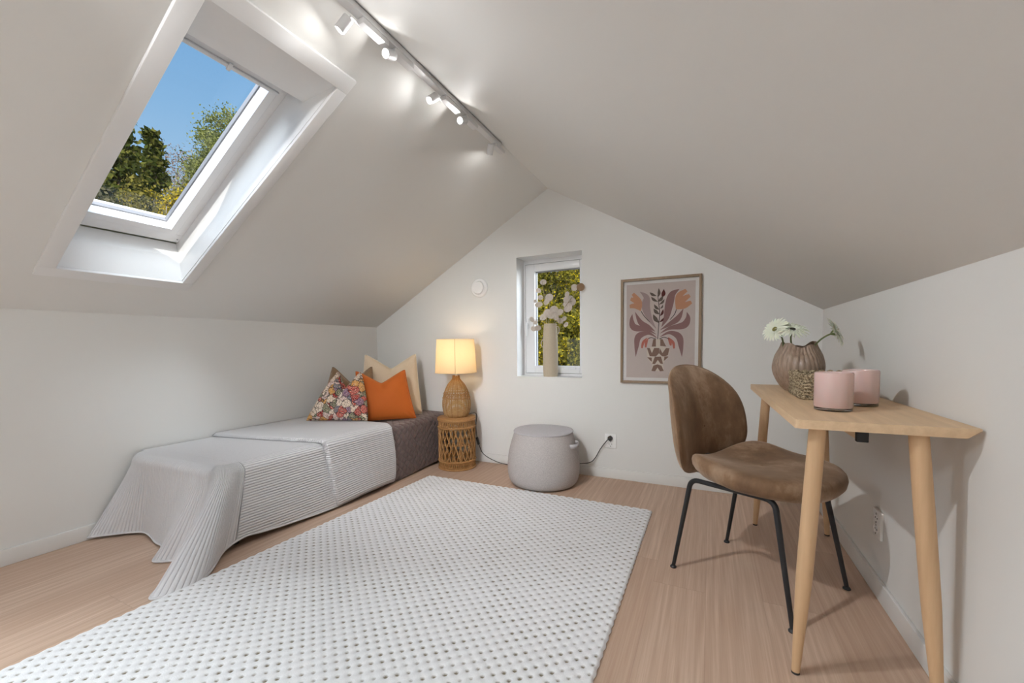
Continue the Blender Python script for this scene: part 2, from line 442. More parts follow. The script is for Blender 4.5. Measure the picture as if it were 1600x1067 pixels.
# baseboards
bh, bt = .073, .012
mb = MB(); mb.box((L, YF, 0), (L + bt, B, bh), .002); struct(mb.build('baseboard_left', M['base']), 'greige baseboard along the wall behind the bed', 'baseboard')
mb = MB(); mb.box((XR - bt, YF, 0), (XR, B, bh), .002); struct(mb.build('baseboard_right', M['base']), 'greige baseboard along the wall behind the desk', 'baseboard')
mb = MB(); mb.box((L + bt, B - bt, 0), (XR - bt, B, bh), .002); struct(mb.build('baseboard_back', M['base']), 'greige baseboard under the small window and print', 'baseboard')

# ------------------------------------------------------------------ skylight (window_1)
def slbox(mb, sa, sb, da, db, ya, yb, bev=.002):
    Mx = Matrix(((tx, 0, -tz, L), (0, 1, 0, 0), (tz, 0, tx, ZK), (0, 0, 0, 1)))
    mb.box((sa, ya, da), (sb, yb, db), bev, Mx)
w1 = struct(empty('window_1', SL((s0 + s1) / 2, 0, (y0 + y1) / 2)), 'white framed roof window in the left slope', 'window')
mb = MB()          # casing trim on the slope
e0, e1, z0, z1 = .283, 1.755, .680, 1.245
slbox(mb, e0, s0, -.014, 0, z0, z1); slbox(mb, s1, e1, -.014, 0, z0, z1)
slbox(mb, s0, s1, -.014, 0, z0, y0); slbox(mb, s0, s1, -.014, 0, y1, z1)
mb.build('casing', M['white'], w1)
mb = MB()          # lining: upright below, level above, then flared on to the frame
zl = ZK + s0 * tz; xl = L + s0 * tx
zu = ZK + s1 * tz; xu = L + s1 * tx
A0 = (xl - .004, zl); A1 = (xl - .012, zl + .126); A2 = (-2.545, 1.508)
U0 = (xu, zu); U1 = (-1.527, 1.963); U2 = tuple(SL(HS1 - .012, .185, 0)[i] for i in (0, 2))
loopc = [A0, A1, A2]; loopu = [U0, U1, U2]
for ya in (y0, y1):
    yb = HY0 + .004 if ya == y0 else HY1 - .004
    pts = [(A0[0], ya, A0[1]), (A1[0], ya, A1[1]), (A2[0], ya, A2[1]), (U2[0], ya, U2[1]), (U1[0], ya, U1[1]), (U0[0], ya, U0[1])]
    mb.add(pts, [(0, 1, 4, 5), (1, 2, 3, 4)])
for q in (loopc, loopu):
    for i in range(2):
        a, b = q[i], q[i + 1]
        mb.add([(a[0], y0, a[1]), (a[0], y1, a[1]), (b[0], y1, b[1]), (b[0], y0, b[1])], [(0, 1, 2, 3)])
mb.build('lining', M['white'], w1, smooth=False)
mb = MB()          # fixed frame
fy0, fy1 = .735 - .008, 1.198 + .008
gy0, gy1, gs0, gs1 = .768, 1.165, .485, 1.545
slbox(mb, .425, gs0 - .002, .183, .30, fy0, fy1); slbox(mb, gs1 + .002, 1.60, .183, .30, fy0, fy1)
slbox(mb, gs0, gs1, .183, .30, fy0, gy0 - .002); slbox(mb, gs0, gs1, .183, .30, gy1 + .002, fy1)
mb.build('window_frame', M['whitewin'], w1)
mb = MB()          # opening sash, inner faces splayed towards the glass
def sash_prof(a, b, ya, yb):
    # a,b outer s ; inner face at d .176 ; glass rebate at d .262
    i0, i1, k0, k1 = a + .038, b - .038, ya + .033, yb - .033
    g0, g1, h0, h1 = i0 - .030, i1 + .02, k0 - .010, k1 + .010
    # (s range, y range) at three depths
    def rect(s_0, s_1, y_0, y_1, d): return [SL(s_0, d, y_0), SL(s_1, d, y_0), SL(s_1, d, y_1), SL(s_0, d, y_1)]
    R = [rect(a, b, ya, yb, .29), rect(a, b, ya, yb, .178), rect(a + .002, b - .002, ya + .002, yb - .002, .176), rect(i0, i1, k0, k1, .176), rect(i0 - .001, i1 + .001, k0 - .001, k1 + .001, .18), rect(g0, g1, h0, h1, .25)]
    for p, q in zip(R[:-1], R[1:]):
        for i in range(4):
            mb.add([p[i], p[(i + 1) % 4], q[(i + 1) % 4], q[i]], [(0, 1, 2, 3)])
    return g0, g1, h0, h1
gg = sash_prof(gs0, gs1, gy0, gy1)
mb.build('sash', M['whitewin'], w1, smooth=False)
mb = MB()
for (a, b, c, d_) in ((gg[0] - .004, gg[0] + .008, gg[2], gg[3]), (gg[1] - .008, gg[1] + .004, gg[2], gg[3]), (gg[0], gg[1], gg[2] - .004, gg[2] + .006), (gg[0], gg[1], gg[3] - .006, gg[3] + .004)):
    slbox(mb, a, b, .249, .268, c, d_, 0)
mb.build('gasket', M['grey_gasket'], w1, smooth=False)
mb = MB(); mb.add([SL(gg[0], .268, gg[2]), SL(gg[1], .268, gg[2]), SL(gg[1], .268, gg[3]), SL(gg[0], .268, gg[3])], [(0, 1, 2, 3)])
mb.build('glass_pane', M['glass'], w1, smooth=False)
mb = MB(); slbox(mb, 1.447, 1.462, .150, .172, gy0 - .005, gy1 - .012, .003); slbox(mb, 1.462, 1.492, .158, .176, gy0 - .005, gy1 - .004, .003); slbox(mb, 1.440, 1.470, .146, .156, .955, .968, .002)
mb.build('control_bar', M['track'], w1)
for (s_, y_) in ((.45, 1.186), (1.54, 1.186)):
    mb = MB(); c = SL(s_, .1828, y_); Mx = Matrix(((tx, 0, -tz), (0, 1, 0), (tz, 0, tx))).to_4x4()
    mb.lathe([(.004, -.001), (.0045, .001)], c, 12, Mx); mb.build('screw', M['grey_gasket'], w1)

# ------------------------------------------------------------------ small gable window (window_2)
w2 = struct(empty('window_2', ((WX0 + WX1) / 2, B + .14, WZ0)), 'small white casement window in the gable wall', 'window')
d0 = B + .14
mb = MB()
for (a, b) in (((WX0, WZ0), (WX0 + .001, WZ1)), ((WX1 - .001, WZ0), (WX1, WZ1)), ((WX0, WZ0), (WX1, WZ0 + .001)), ((WX0, WZ1 - .001), (WX1, WZ1))): mb.box((a[0], B - .0005, a[1]), (b[0], d0 + .05, b[1]))
mb.build('lining', M['white'], w2, smooth=False)
mb = MB()
mb.box((WX0, d0, WZ0), (WX0 + .014, d0 + .08, WZ1)); mb.box((WX1 - .006, d0, WZ0), (WX1, d0 + .08, WZ1))
mb.box((WX0 + .014, d0, WZ1 - .032), (WX1 - .006, d0 + .08, WZ1)); mb.box((WX0 + .014, d0, WZ0), (WX1 - .006, d0 + .08, WZ0 + .018))
mb.build('window_frame', M['whitewin'], w2, smooth=False)
mb = MB(); gx0, gx1, gz0, gz1 = -1.262, -.892, .792, 1.541
sx0, sx1, sz0, sz1 = WX0 + .018, WX1 - .008, WZ0 + .021, WZ1 - .036
yd = d0 - .006
mb.box((sx0, yd, sz0), (gx0, yd + .07, sz1), .004); mb.box((gx1, yd, sz0), (sx1, yd + .07, sz1), .004)
mb.box((gx0, yd, gz1), (gx1, yd + .07, sz1), .004); mb.box((gx0, yd, sz0), (gx1, yd + .07, gz0), .004)
mb.build('sash', M['whitewin'], w2)
mb = MB(); mb.add([(gx0, yd + .04, gz0), (gx1, yd + .04, gz0), (gx1, yd + .04, gz1), (gx0, yd + .04, gz1)], [(0, 1, 2, 3)])
mb.build('glass_pane', M['glass'], w2, smooth=False)
mb = MB(); mb.box((gx0 - .0, yd + .028, gz1 - .007), (gx1, yd + .045, gz1 + .002)); mb.box((gx0, yd + .028, gz0), (gx0 + .004, yd + .045, gz1)); mb.box((gx1 - .004, yd + .028, gz0), (gx1, yd + .045, gz1))
mb.build('gasket', M['grey_gasket'], w2, smooth=False)
mb = MB(); hx = sx0 + .022
mb.box((hx - .012, yd - .010, 1.09), (hx + .012, yd, 1.17), .004); mb.tube([(hx, yd - .008, 1.13), (hx, yd - .035, 1.13)], .007); mb.tube([(hx, yd - .035, 1.14), (hx, yd - .036, 1.03)], .008)
mb.build('handle', M['whitewin'], w2)
mb = MB(); mb.box((-1.02, yd - .012, .768), (-.92, yd, .782), .003); mb.build('vent_grip', M['whitewin'], w2)

# big window behind the viewer (unseen, added to bring in fill light)
w3 = struct(empty('fill_window_3', ((FX0 + FX1) / 2, YF - .14, FZ0)), 'added wide white window in the gable behind the viewer', 'window')
mb = MB(); a, b = YF - .2, YF - .13
for q in ((FX0, FX0 + .06, FZ0, FZ1), (FX1 - .06, FX1, FZ0, FZ1), (FX0 + .06, FX1 - .06, FZ1 - .06, FZ1), (FX0 + .06, FX1 - .06, FZ0, FZ0 + .06), (-1.99, -1.93, FZ0 + .06, FZ1 - .06)):
    mb.box((q[0], a, q[2]), (q[1], b, q[3]), .003)
mb.build('window_frame', M['whitewin'], w3)
for q in ((FX0 + .06, -1.99), (-1.93, FX1 - .06)):
    mb = MB(); mb.add([(q[0], YF - .165, FZ0 + .06), (q[1], YF - .165, FZ0 + .06), (q[1], YF - .165, FZ1 - .06), (q[0], YF - .165, FZ1 - .06)], [(0, 1, 2, 3)])
    mb.build('glass_pane', M['glass'], w3, smooth=False)

# second roof window behind the viewer, unseen, added for more light
w4 = struct(empty('fill_window_4', SL(1.02, 0, -.55)), 'added white roof window in the left slope behind the viewer', 'window')
mb = MB()
for (a, b, c, d_) in ((RS0, RS0 + .06, RY0, RY1), (RS1 - .06, RS1, RY0, RY1), (RS0 + .06, RS1 - .06, RY0, RY0 + .06), (RS0 + .06, RS1 - .06, RY1 - .06, RY1)): slbox(mb, a, b, .18, .29, c, d_)
mb.build('window_frame', M['whitewin'], w4)
mb = MB(); mb.add([SL(RS0 + .06, .25, RY0 + .06), SL(RS1 - .06, .25, RY0 + .06), SL(RS1 - .06, .25, RY1 - .06), SL(RS0 + .06, .25, RY1 - .06)], [(0, 1, 2, 3)]); mb.build('glass_pane', M['glass'], w4, smooth=False)
mb = MB()
for (a, b, c, d_) in ((RS0, RS0, RY0, RY1), (RS1, RS1, RY0, RY1), (RS0, RS1, RY0, RY0), (RS0, RS1, RY1, RY1)):
    mb.add([SL(a, 0, c), SL(b, 0, d_), SL(b, TH, d_), SL(a, TH, c)], [(0, 1, 2, 3)])
mb.build('lining', M['white'], w4, smooth=False)

# ------------------------------------------------------------------ track lighting
lamps = []
def area(name, loc, direc, sx, sy, power, color, parent=None, shape='RECTANGLE', spread=pi):
    l = bpy.data.lights.new(name, 'AREA'); l.energy = power; l.color = color; l.shape = shape; l.size = sx
    if shape in ('RECTANGLE', 'ELLIPSE'): l.size_y = sy
    l.spread = spread
    o = bpy.data.objects.new(name, l); COL.objects.link(o)
    o.rotation_euler = Vector(direc).to_track_quat('-Z', 'Y').to_euler()
    if parent is not None: o.parent = parent; o.location = Vector(loc) - ORG[parent.name]
    else: o.location = loc
    return o

tr = empty('lighting_track', (XA, .6, 2.10), 'long white lighting track along the ceiling ridge', 'lighting track')
mb = MB(); mb.box((XA - .0165, -.9, 2.078), (XA + .0165, 2.115, 2.101), .002); mb.build('rail', M['track'], tr)
mb = MB(); mb.box((XA - .0175, 2.112, 2.076), (XA + .0175, 2.124, 2.102), .002); mb.build('end_cap', M['track'], tr)
spots = [  # pivot y, head centre, direction, label
    (1.075, (-1.118, 1.045, 2.030), (-.55, -.30, -.78), 'white track spotlight nearest the roof window, lens turned away'),
    (1.240, (-1.095, 1.238, 2.043), (.05, -.90, -.42), 'white track spotlight, brighter one nearer the viewer with its lens facing out'),
    (1.560, (-1.112, 1.525, 2.040), (-.22, -.72, -.66), 'white track spotlight between the two dazzling ones'),
    (1.740, (-1.095, 1.738, 2.043), (.02, -.90, -.42), 'white track spotlight with dazzling lens, second from the track end'),
    (2.045, (-1.105, 2.035, 2.034), (-.42, .42, -.80), 'white track spotlight at the far end of the track, seen from behind'),
    (.45, (-1.080, .45, 2.040), (.42, .70, -.58), 'added white track spotlight above the viewer, nearest the visible ones'),  # this and the next two: unseen, added to brighten the far end
    (-.05, (-1.080, -.04, 2.040), (-.22, .84, -.50), 'added white track spotlight above the viewer, second out of view'),
    (-.50, (-1.080, -.49, 2.040), (.05, .90, -.42), 'added white track spotlight above the viewer, last on the rear end of the track'),
]
for k, (py, hc, dr, lab) in enumerate(spots):
    d = Vector(dr).normalized(); hc = Vector(hc)
    sp = empty('track_spotlight', (XA, py, 2.078), lab, 'spotlight', 'spotlights on the ceiling track')
    mb = MB()
    if k in (0, 2): mb.box((XA - .0155, py + .02, 2.058), (XA + .0155, py + .145, 2.077), .0015)
    else: mb.box((XA - .0155, py + .016, 2.058), (XA + .0155, py + .12, 2.077), .0015)
    mb.build('adapter', M['track'], sp)
    back = hc - d * .024
    mb = MB(); p0 = Vector((XA - (.012 if k in (0, 2) else 0), py + .03, 2.062)); mid = Vector((lerp(p0.x, back.x, .6), lerp(p0.y, back.y, .8), 2.060))
    mb.tube([p0, mid, back], .0045, 8); mb.build('arm', M['track'], sp)
    Mx = d.to_track_quat('Z', 'Y').to_matrix().to_4x4()
    mb = MB(); r = .0175
    mb.lathe([(.010, -.027), (r - .001, -.025), (r, -.023), (r, .026), (r - .002, .027), (r - .007, .0205)], hc, 24, Mx, cap1=False)
    mb.build('head', M['track'], sp)
    mb = MB(); mb.lathe([(r - .007, .0215), (r - .007, .0220)], hc, 24, Mx); mb.build('lens', M['lens'], sp)
    area('spot_spill', hc + d * .0285, d, .018, .03, SPOT * (.20 if k < 5 else .05), (1, .985, .96), sp, 'DISK')
    area('spot_beam', hc + d * .0290, d, (.018 if k < 5 else .033), .03, (SPOT * .30 if k < 5 else (SP5, SP6, SP7)[k - 5]), (.97, .98, 1), sp, 'DISK', R((95, 95, 95, 95, 95, 90, 56, 56)[k]))

# ------------------------------------------------------------------ vent, sockets, picture
v = empty('air_vent', (-1.687, B, 1.425), 'round white air vent on the gable wall above the lamp', 'air vent')
Rx = Matrix.Rotation(pi / 2, 4, 'X')   # lathe axis -> -Y
mb = MB(); mb.lathe([(.076, 0), (.076, .006), (.070, .012), (.056, .013), (.052, .008)], (-1.687, B, 1.425), 40, Rx); mb.build('ring', M['plastic'], v)
mb = MB(); mb.lathe([(.012, .008), (.012, .030)], (-1.687, B, 1.425), 16, Rx); mb.lathe([(.047, .020), (.050, .024), (.048, .030), (.035, .033)], (-1.687, B, 1.425), 40, Rx); mb.build('disc', M['plastic'], v)

def socket(name, c, ax, label):
    so = empty(name, c, label, 'socket')
    c = Vector(c); n = Vector((0, -1, 0)) if ax == 'y' else Vector((-1, 0, 0))
    h = Vector((1, 0, 0)) if ax == 'y' else Vector((0, -1, 0))
    q = n.to_track_quat('Z', 'Y').to_matrix().to_4x4()
    mb = MB(); Mx = Matrix.Translation(c) @ Matrix((( h.x, 0, n.x, 0), (h.y, 0, n.y, 0), (0, 1, 0, 0), (0, 0, 0, 1)))
    mb.box((-.041, -.0515, 0), (.041, .0515, .010), .003, Mx); mb.build('cover_plate', M['plastic'], so)
    for dz in (.021, -.021):
        cc = c + Vector((0, 0, dz)) + n * .0105
        mb = MB(); Mq = Matrix((( h.x, 0, n.x, 0), (h.y, 0, n.y, 0), (0, 1, 0, 0), (0, 0, 0, 1)))
        mb.lathe([(.0185, 0), (.0195, .0012), (.0185, .002), (.017, -.0001), (.004, -.0003)], cc, 28, Mq); 
        o = mb.build('outlet', M['plastic'], so)
        mb = MB()
        for dx in (-.0095, .0095): mb.lathe([(.0025, 0), (.0025, .0012)], cc + h * dx, 10, Mq)
        for dq in (-.0165, .0165): mb.box((-.002, dq - .003, 0), (.002, dq + .003, .0018), 0, Matrix.Translation(cc) @ Mq)
        mb.build('pin_hole', M['dark'], o)
    return so
socket('wall_socket', (-.626, B, .2685), 'y', 'white double wall socket under the print with the lamp plug in it')
socket('wall_socket', (XR, 1.940, .269), 'x', 'empty white double wall socket low on the wall under the desk')

# framed print
px0, px1, pz0, pz1 = -.556, -.049, .689, 1.397
pic = empty('framed_print', ((px0 + px1) / 2, B, pz0), 'framed floral print in a thin oak frame on the gable wall', 'picture')
fb, fd = .0165, .022
mb = MB()
mb.box((px0, B - fd, pz0), (px0 + fb, B, pz1), .001); mb.box((px1 - fb, B - fd, pz0), (px1, B, pz1), .001)
mb.box((px0 + fb, B - fd, pz1 - fb), (px1 - fb, B, pz1), .001); mb.box((px0 + fb, B - fd, pz0), (px1 - fb, B, pz0 + fb), .001)
mb.build('frame', M['frameoak'], pic)
U0x, U1x, V0z, V1z = px0 + fb, px1 - fb, pz0 + fb, pz1 - fb
def flat(name, c): return plain(name, c, .8, .03, 30, Specular_IOR_Level=.1)
PM = [flat('print margin', srgb(240, 235, 231)), flat('print ground', srgb(212, 196, 188)), flat('print mauve', srgb(150, 112, 108)), flat('print light mauve', srgb(176, 152, 148)),
      flat('print peach', srgb(206, 150, 116)), flat('print dark leaf', srgb(104, 90, 80)), flat('print dark red', srgb(92, 44, 40)), flat('print salmon', srgb(196, 112, 96)),
      flat('print brown', srgb(140, 108, 92)), flat('print cream', srgb(222, 208, 192)), flat('print line', srgb(60, 48, 46))]
mb = MB(); lay = [0]
def P2(x, y):
    """crop pixel (x, y) of the print -> wall point"""
    u = (x - 137) / 668; top = 120 - 52 * u; bot = 975 + 14 * u
    return (lerp(U0x, U1x, u), lerp(V1z, V0z, (y - top) / (bot - top)))
def poly(pts, m):
    lay[0] += 1; yy = B - .0062 - lay[0] * .00002
    mb.mi = m; mb.add([(p[0], yy, p[1]) for p in pts], [tuple(range(len(pts)))])
def strip(pts, ws, m):
    """ribbon along pts (crop px) with half widths ws (px)"""
    lay[0] += 1; yy = B - .0062 - lay[0] * .00002
    n_ = 22; C = spline(pts, n_); W = spline([(w, 0) for w in ws], n_); V = []
    for i in range(n_):
        t_ = C[min(i + 1, n_ - 1)] - C[max(i - 1, 0)]; t_ = t_ / (np.linalg.norm(t_) + 1e-9); nn = np.array([-t_[1], t_[0]])
        for sg in (1, -1):
            q = P2(*(C[i] + sg * nn * max(W[i][0] * (.80 if m in (2, 3) else .80 if m in (4, 7) else 1), 0))); V.append((q[0], yy, q[1]))
    mb.mi = m; mb.add(V, [(2 * i, 2 * i + 1, 2 * i + 3, 2 * i + 2) for i in range(n_ - 1)])
poly([(U0x, V0z), (U1x, V0z), (U1x, V1z), (U0x, V1z)], 0)
mg = .021
poly([(U0x + mg, V0z + mg), (U1x - mg, V0z + mg), (U1x - mg, V1z - mg), (U0x + mg, V1z - mg)], 1)
# tall mauve leaves
strip([(440, 520), (385, 440), (345, 330), (350, 250), (290, 200)], [2, 26, 48, 34, 1], 3)
strip([(488, 505), (530, 420), (555, 300), (580, 220), (640, 176)], [2, 30, 44, 34, 1], 2)
# outer leaves
strip([(430, 545), (370, 505), (300, 470), (246, 375)], [2, 22, 30, 1], 2)
strip([(480, 530), (560, 480), (630, 430), (676, 345)], [2, 22, 30, 1], 2)
strip([(440, 570), (360, 530), (240, 510), (215, 450), (222, 395)], [2, 18, 38, 24, 1], 2)
strip([(480, 560), (560, 515), (680, 490), (715, 430), (705, 375)], [2, 18, 38, 26, 1], 2)
strip([(445, 600), (370, 560), (280, 590), (262, 680), (255, 768)], [3, 18, 36, 24, 1], 2)
strip([(480, 590), (560, 555), (640, 590), (660, 680), (668, 768)], [3, 18, 36, 24, 1], 2)
# peach tulips
for q in ([(300, 362), (285, 290), (225, 218)], [(300, 364), (262, 290), (205, 262)], [(300, 366), (245, 325), (196, 330)]): strip(q, [3, 30, 18] if q[0][1] < 365 else [3, 26, 18], 4)
for q in ([(612, 345), (635, 240), (700, 185)], [(614, 348), (670, 270), (728, 230)], [(616, 350), (680, 320), (742, 288)]): strip(q, [3, 32, 17], 4)
# salmon drops
for q in ([(360, 600), (325, 640), (312, 692)], [(372, 602), (352, 640), (346, 686)], [(545, 600), (565, 640), (572, 668)], [(548, 596), (590, 640), (600, 694)]): strip(q, [2, 15, 9], 7)
# stems
for q in ([(302, 368), (330, 410), (380, 462)], [(616, 352), (600, 395), (562, 442)], [(455, 612), (462, 500), (470, 380), (455, 255), (452, 230)], [(470, 612), (510, 596), (560, 612)], [(372, 606), (400, 600), (440, 612)]): strip(q, [3, 3, 2.5], 10)
# twig leaves
for (bx, by, ex, ey, w, m) in [(455, 245, 460, 168, 13, 5), (440, 235, 380, 205, 12, 5), (452, 285, 393, 243, 12, 5), (488, 250, 505, 175, 18, 6), (452, 285, 500, 235, 14, 5), (466, 310, 512, 262, 10, 5),
        (468, 355, 420, 308, 12, 5), (474, 345, 498, 312, 7, 5), (470, 395, 416, 345, 15, 5), (474, 410, 502, 350, 11, 6), (466, 470, 412, 395, 18, 5), (470, 462, 505, 425, 9, 6)]:
    mx_, my_ = (bx + ex) / 2, (by + ey) / 2; off = 6 if ex > bx else -6
    strip([(bx, by), (mx_ + off, my_ + 4), (ex, ey)], [1, w, .5], m)
# patterned vase
def pp(pts, m): poly([P2(*p) for p in pts], m)
pp([(415, 612), (498, 612), (512, 680), (560, 690), (562, 730), (520, 800), (505, 835), (512, 895), (400, 895), (408, 835), (365, 780), (356, 715), (372, 688), (402, 680)], 9)
for q, m in (([(415, 612), (438, 612), (440, 678), (402, 678)], 8), ([(478, 612), (498, 612), (530, 676), (478, 672)], 8), ([(358, 690), (384, 690), (404, 735), (424, 690), (470, 690), (470, 735), (440, 765), (384, 762)], 8),
             ([(474, 690), (498, 735), (530, 690), (560, 692), (548, 752), (520, 765), (494, 762), (470, 738)], 8), ([(362, 772), (388, 800), (405, 812), (402, 775)], 8), ([(408, 830), (430, 768), (486, 766), (505, 830), (482, 828), (458, 795), (432, 832)], 8),
             ([(512, 805), (552, 768), (540, 762), (515, 768)], 8), ([(400, 892), (418, 845), (455, 834), (490, 845), (512, 892), (478, 896), (456, 862), (434, 896)], 8)):
    pp(q, m)
mb.build('print', PM, pic, smooth=False)
mb = MB(); mb.add([(U0x, B - .018, V0z), (U1x, B - .018, V0z), (U1x, B - .018, V1z), (U0x, B - .018, V1z)], [(0, 1, 2, 3)]); mb.build('glass', M['picglass'], pic, smooth=False)

# ------------------------------------------------------------------ bed, spread, coverlet
bx0, bx1, by0, by1 = L + .012, -2.02, 1.075, 2.86
bed = empty('bed', ((bx0 + bx1) / 2, (by0 + by1) / 2, 0), 'low single bed under the quilted spread and grey coverlet', 'bed')
mb = MB(); mb.box((bx0, by0, .06), (bx1, by1, .13), .006); mb.build('base', M['mattress'], bed)
mb = MB(); mb.box((bx0, by0, .132), (bx1, by1, .378), .03); mb.build('mattress', M['mattress'], bed)
for q in ((bx0 + .06, by0 + .08), (bx1 - .06, by0 + .08), (bx0 + .06, by1 - .08), (bx1 - .06, by1 - .08)):
    mb = MB(); mb.lathe([(.02, 0), (.025, .06)], (q[0], q[1], 0), 16); mb.build('leg', M['black'], bed)

def drape_profile(xf, zt, zb, r, n, xl_, flare=0):
    """cross section across the bed: from the wall over the front edge down; returns [(x, z, arc)]"""
    pts = []
    for i in range(n):
        x_ = lerp(xl_, xf - r, i / (n - 1)); pts.append((x_, zt))
    for i in range(1, 9):
        a = i / 8 * pi / 2; pts.append((xf - r + r * sin(a), zt - r + r * cos(a)))
    m = 14
    for i in range(1, m + 1):
        u = i / m; pts.append((xf + flare * u, lerp(zt - r, zb, u)))
    out = []; acc = 0
    for i, p in enumerate(pts):
        if i: acc += math.hypot(p[0] - pts[i - 1][0], p[1] - pts[i - 1][1])
        out.append((p[0], p[1], acc))
    return out
G = []; UVs = []
ny = 60
for j in range(ny):
    y_ = lerp(1.80, 2.875, j / (ny - 1))
    pr = drape_profile(-1.998 + .004 * sin(y_ * 9), .396, .014 + .006 * sin(y_ * 5), .045, 24, L + .006, .012)
    G.append([(x_, y_ + .01 * ((z_ < .3) and sin(z_ * 20)), z_ + .003 * sin(y_ * 7 + x_ * 5)) for x_, z_, a in pr]); UVs.append([(a, y_) for x_, z_, a in pr])
mb = MB(); mb.grid(G, uvf=UVs)
# end panel hanging at the head end
pe = G[-1]; k0 = 23
tag(mb.build('bedspread', M['quilt']), 'dark taupe diamond quilted spread on the bed', 'bedspread')

# coverlet: a flat top plus a skirt ruled between the top edge and the hem
cov = empty('coverlet', (-2.35, 1.5, 0), 'light grey ribbed coverlet draped over the foot of the bed', 'coverlet')
keys = [  # top edge point, hem point, how much of the fall hangs straight (0..1)
    ((-1.995, 2.16, .362), (-1.978, 2.15, .020), .0),
    ((-1.995, 1.90, .362), (-1.975, 1.90, .020), .0),
    ((-1.995, 1.66, .362), (-1.970, 1.65, .016), .0),
    ((-1.995, 1.40, .362), (-1.985, 1.40, .026), .0),
    ((-1.995, 1.25, .362), (-2.000, 1.25, .036), .0),
    ((-1.996, 1.19, .362), (-2.006, 1.16, .045), .1),
    ((-1.997, 1.155, .362), (-1.985, 1.06, .030), .1),
    ((-2.000, 1.128, .361), (-1.900, .965, .014), .15),
    ((-2.006, 1.105, .360), (-1.845, .885, .008), .15),
    ((-2.016, 1.086, .360), (-1.850, .800, .006), .15),
    ((-2.029, 1.070, .360), (-1.893, .745, .006), .15),
    ((-2.046, 1.058, .360), (-1.960, .800, .006), .2),
    ((-2.066, 1.049, .360), (-2.060, .905, .010), .3),
    ((-2.092, 1.043, .360), (-2.130, .935, .006), .3),
    ((-2.118, 1.040, .360), (-2.185, .905, .006), .2),
    ((-2.150, 1.040, .361), (-2.225, .893, .006), .2),
    ((-2.200, 1.038, .362), (-2.280, .930, .008), .2),
    ((-2.270, 1.036, .363), (-2.340, .975, .014), .2),
    ((-2.380, 1.034, .364), (-2.420, .985, .012), .2),
    ((-2.480, 1.032, .363), (-2.520, 1.005, .016), .1),
    ((-2.560, 1.026, .362), (-2.610, 1.010, .016), .1),
    ((-2.630, 1.020, .360), (-2.680, .965, .016), .1),
    ((-2.700, 1.030, .356), (-2.745, .905, .016), .1),
    ((-2.770, 1.045, .350), (-2.786, .862, .016), .1),
]
NS = 220
T = spline([k[0] for k in keys], NS); H = spline([k[1] for k in keys], NS); W = spline([(k[2], 0) for k in keys], NS)
arc = [0]
for i in range(1, NS): arc.append(arc[-1] + float(np.linalg.norm(T[i] - T[i - 1])) * .5 + float(np.linalg.norm(H[i] - H[i - 1])) * .5)
ribx = []   # rib coordinate: distance down on the front, position along on the foot
NT_ = 26
G = []; UVs = []
cx_, cy_ = -2.40, 1.75
for i in range(NS):
    row = []; uvr = []
    # inner top point: pulled towards the middle of the bed
    tp = T[i]; h = H[i]
    # round shoulder
    tg = T[min(i + 2, NS - 1)] - T[max(i - 2, 0)]; nv = np.array([tg[1], -tg[0]]); nv /= np.linalg.norm(nv) + 1e-9
    if nv @ (np.array([-2.4, 1.7]) - tp[:2]) < 0: nv = -nv
    inn = np.array([tp[0] + nv[0] * .055, tp[1] + nv[1] * .055, .4])
    n1 = 12
    foot = 1 if tp[1] < 1.172 else 0
    for k in range(n1):
        a = k / n1 * pi / 2
        p = np.array([lerp(inn[0], tp[0], sin(a)), lerp(inn[1], tp[1], sin(a)), tp[2] + (.4030 - tp[2]) * cos(a)])
        row.append(p)
    for k in range(NT_):
        u = k / (NT_ - 1); e = u ** (1 + 1.2 * W[i][0]); 
        sag = .012 * sin(pi * u)
        p = np.array([lerp(tp[0], h[0], e), lerp(tp[1], h[1], e), lerp(tp[2], h[2], u)])
        row.append(p)
    acc = 0
    for k, p in enumerate(row):
        if k: acc += float(np.linalg.norm(p - row[k - 1]))
        uvr.append((lerp(acc, arc[i] * .9, foot), lerp(tp[1], acc, foot)))
    # keep hem off the floor
    G.append([(p[0], p[1], max(p[2], .006)) for p in row]); UVs.append(uvr)
mb = MB(); mb.grid(G, uvf=UVs); G0 = G
# flat top, sharing the first ring of the shoulder
nv_ = len(G[0]); wl = len(mb.v)
mb.v += [(L + .010, G[-1][0][1], .4030), (L + .010, 2.16, .4030)]; mb.uv[wl] = (L + .01, G[-1][0][1]); mb.uv[wl + 1] = (L + .01, 2.16)
for i in range(NS):
    q = G[i][0]; mb.uv[len(mb.v)] = (q[0], q[1]); mb.v.append((q[0], q[1], .4030))
mb.f.append(tuple([wl + 2 + i for i in range(NS)] + [wl, wl + 1])); mb.m.append(0)
hem = [Vector((g[-1][0], g[-1][1], max(g[-1][2], .007))) for g in G0]
o = mb.build('sheet', M['coverlet'], cov)
for f in o.data.polygons:
    if len(f.vertices) > 4: f.use_smooth = False
mb = MB(); mb.tube(hem, .005, 6); mb.build('hem', M['coverlet'], cov)
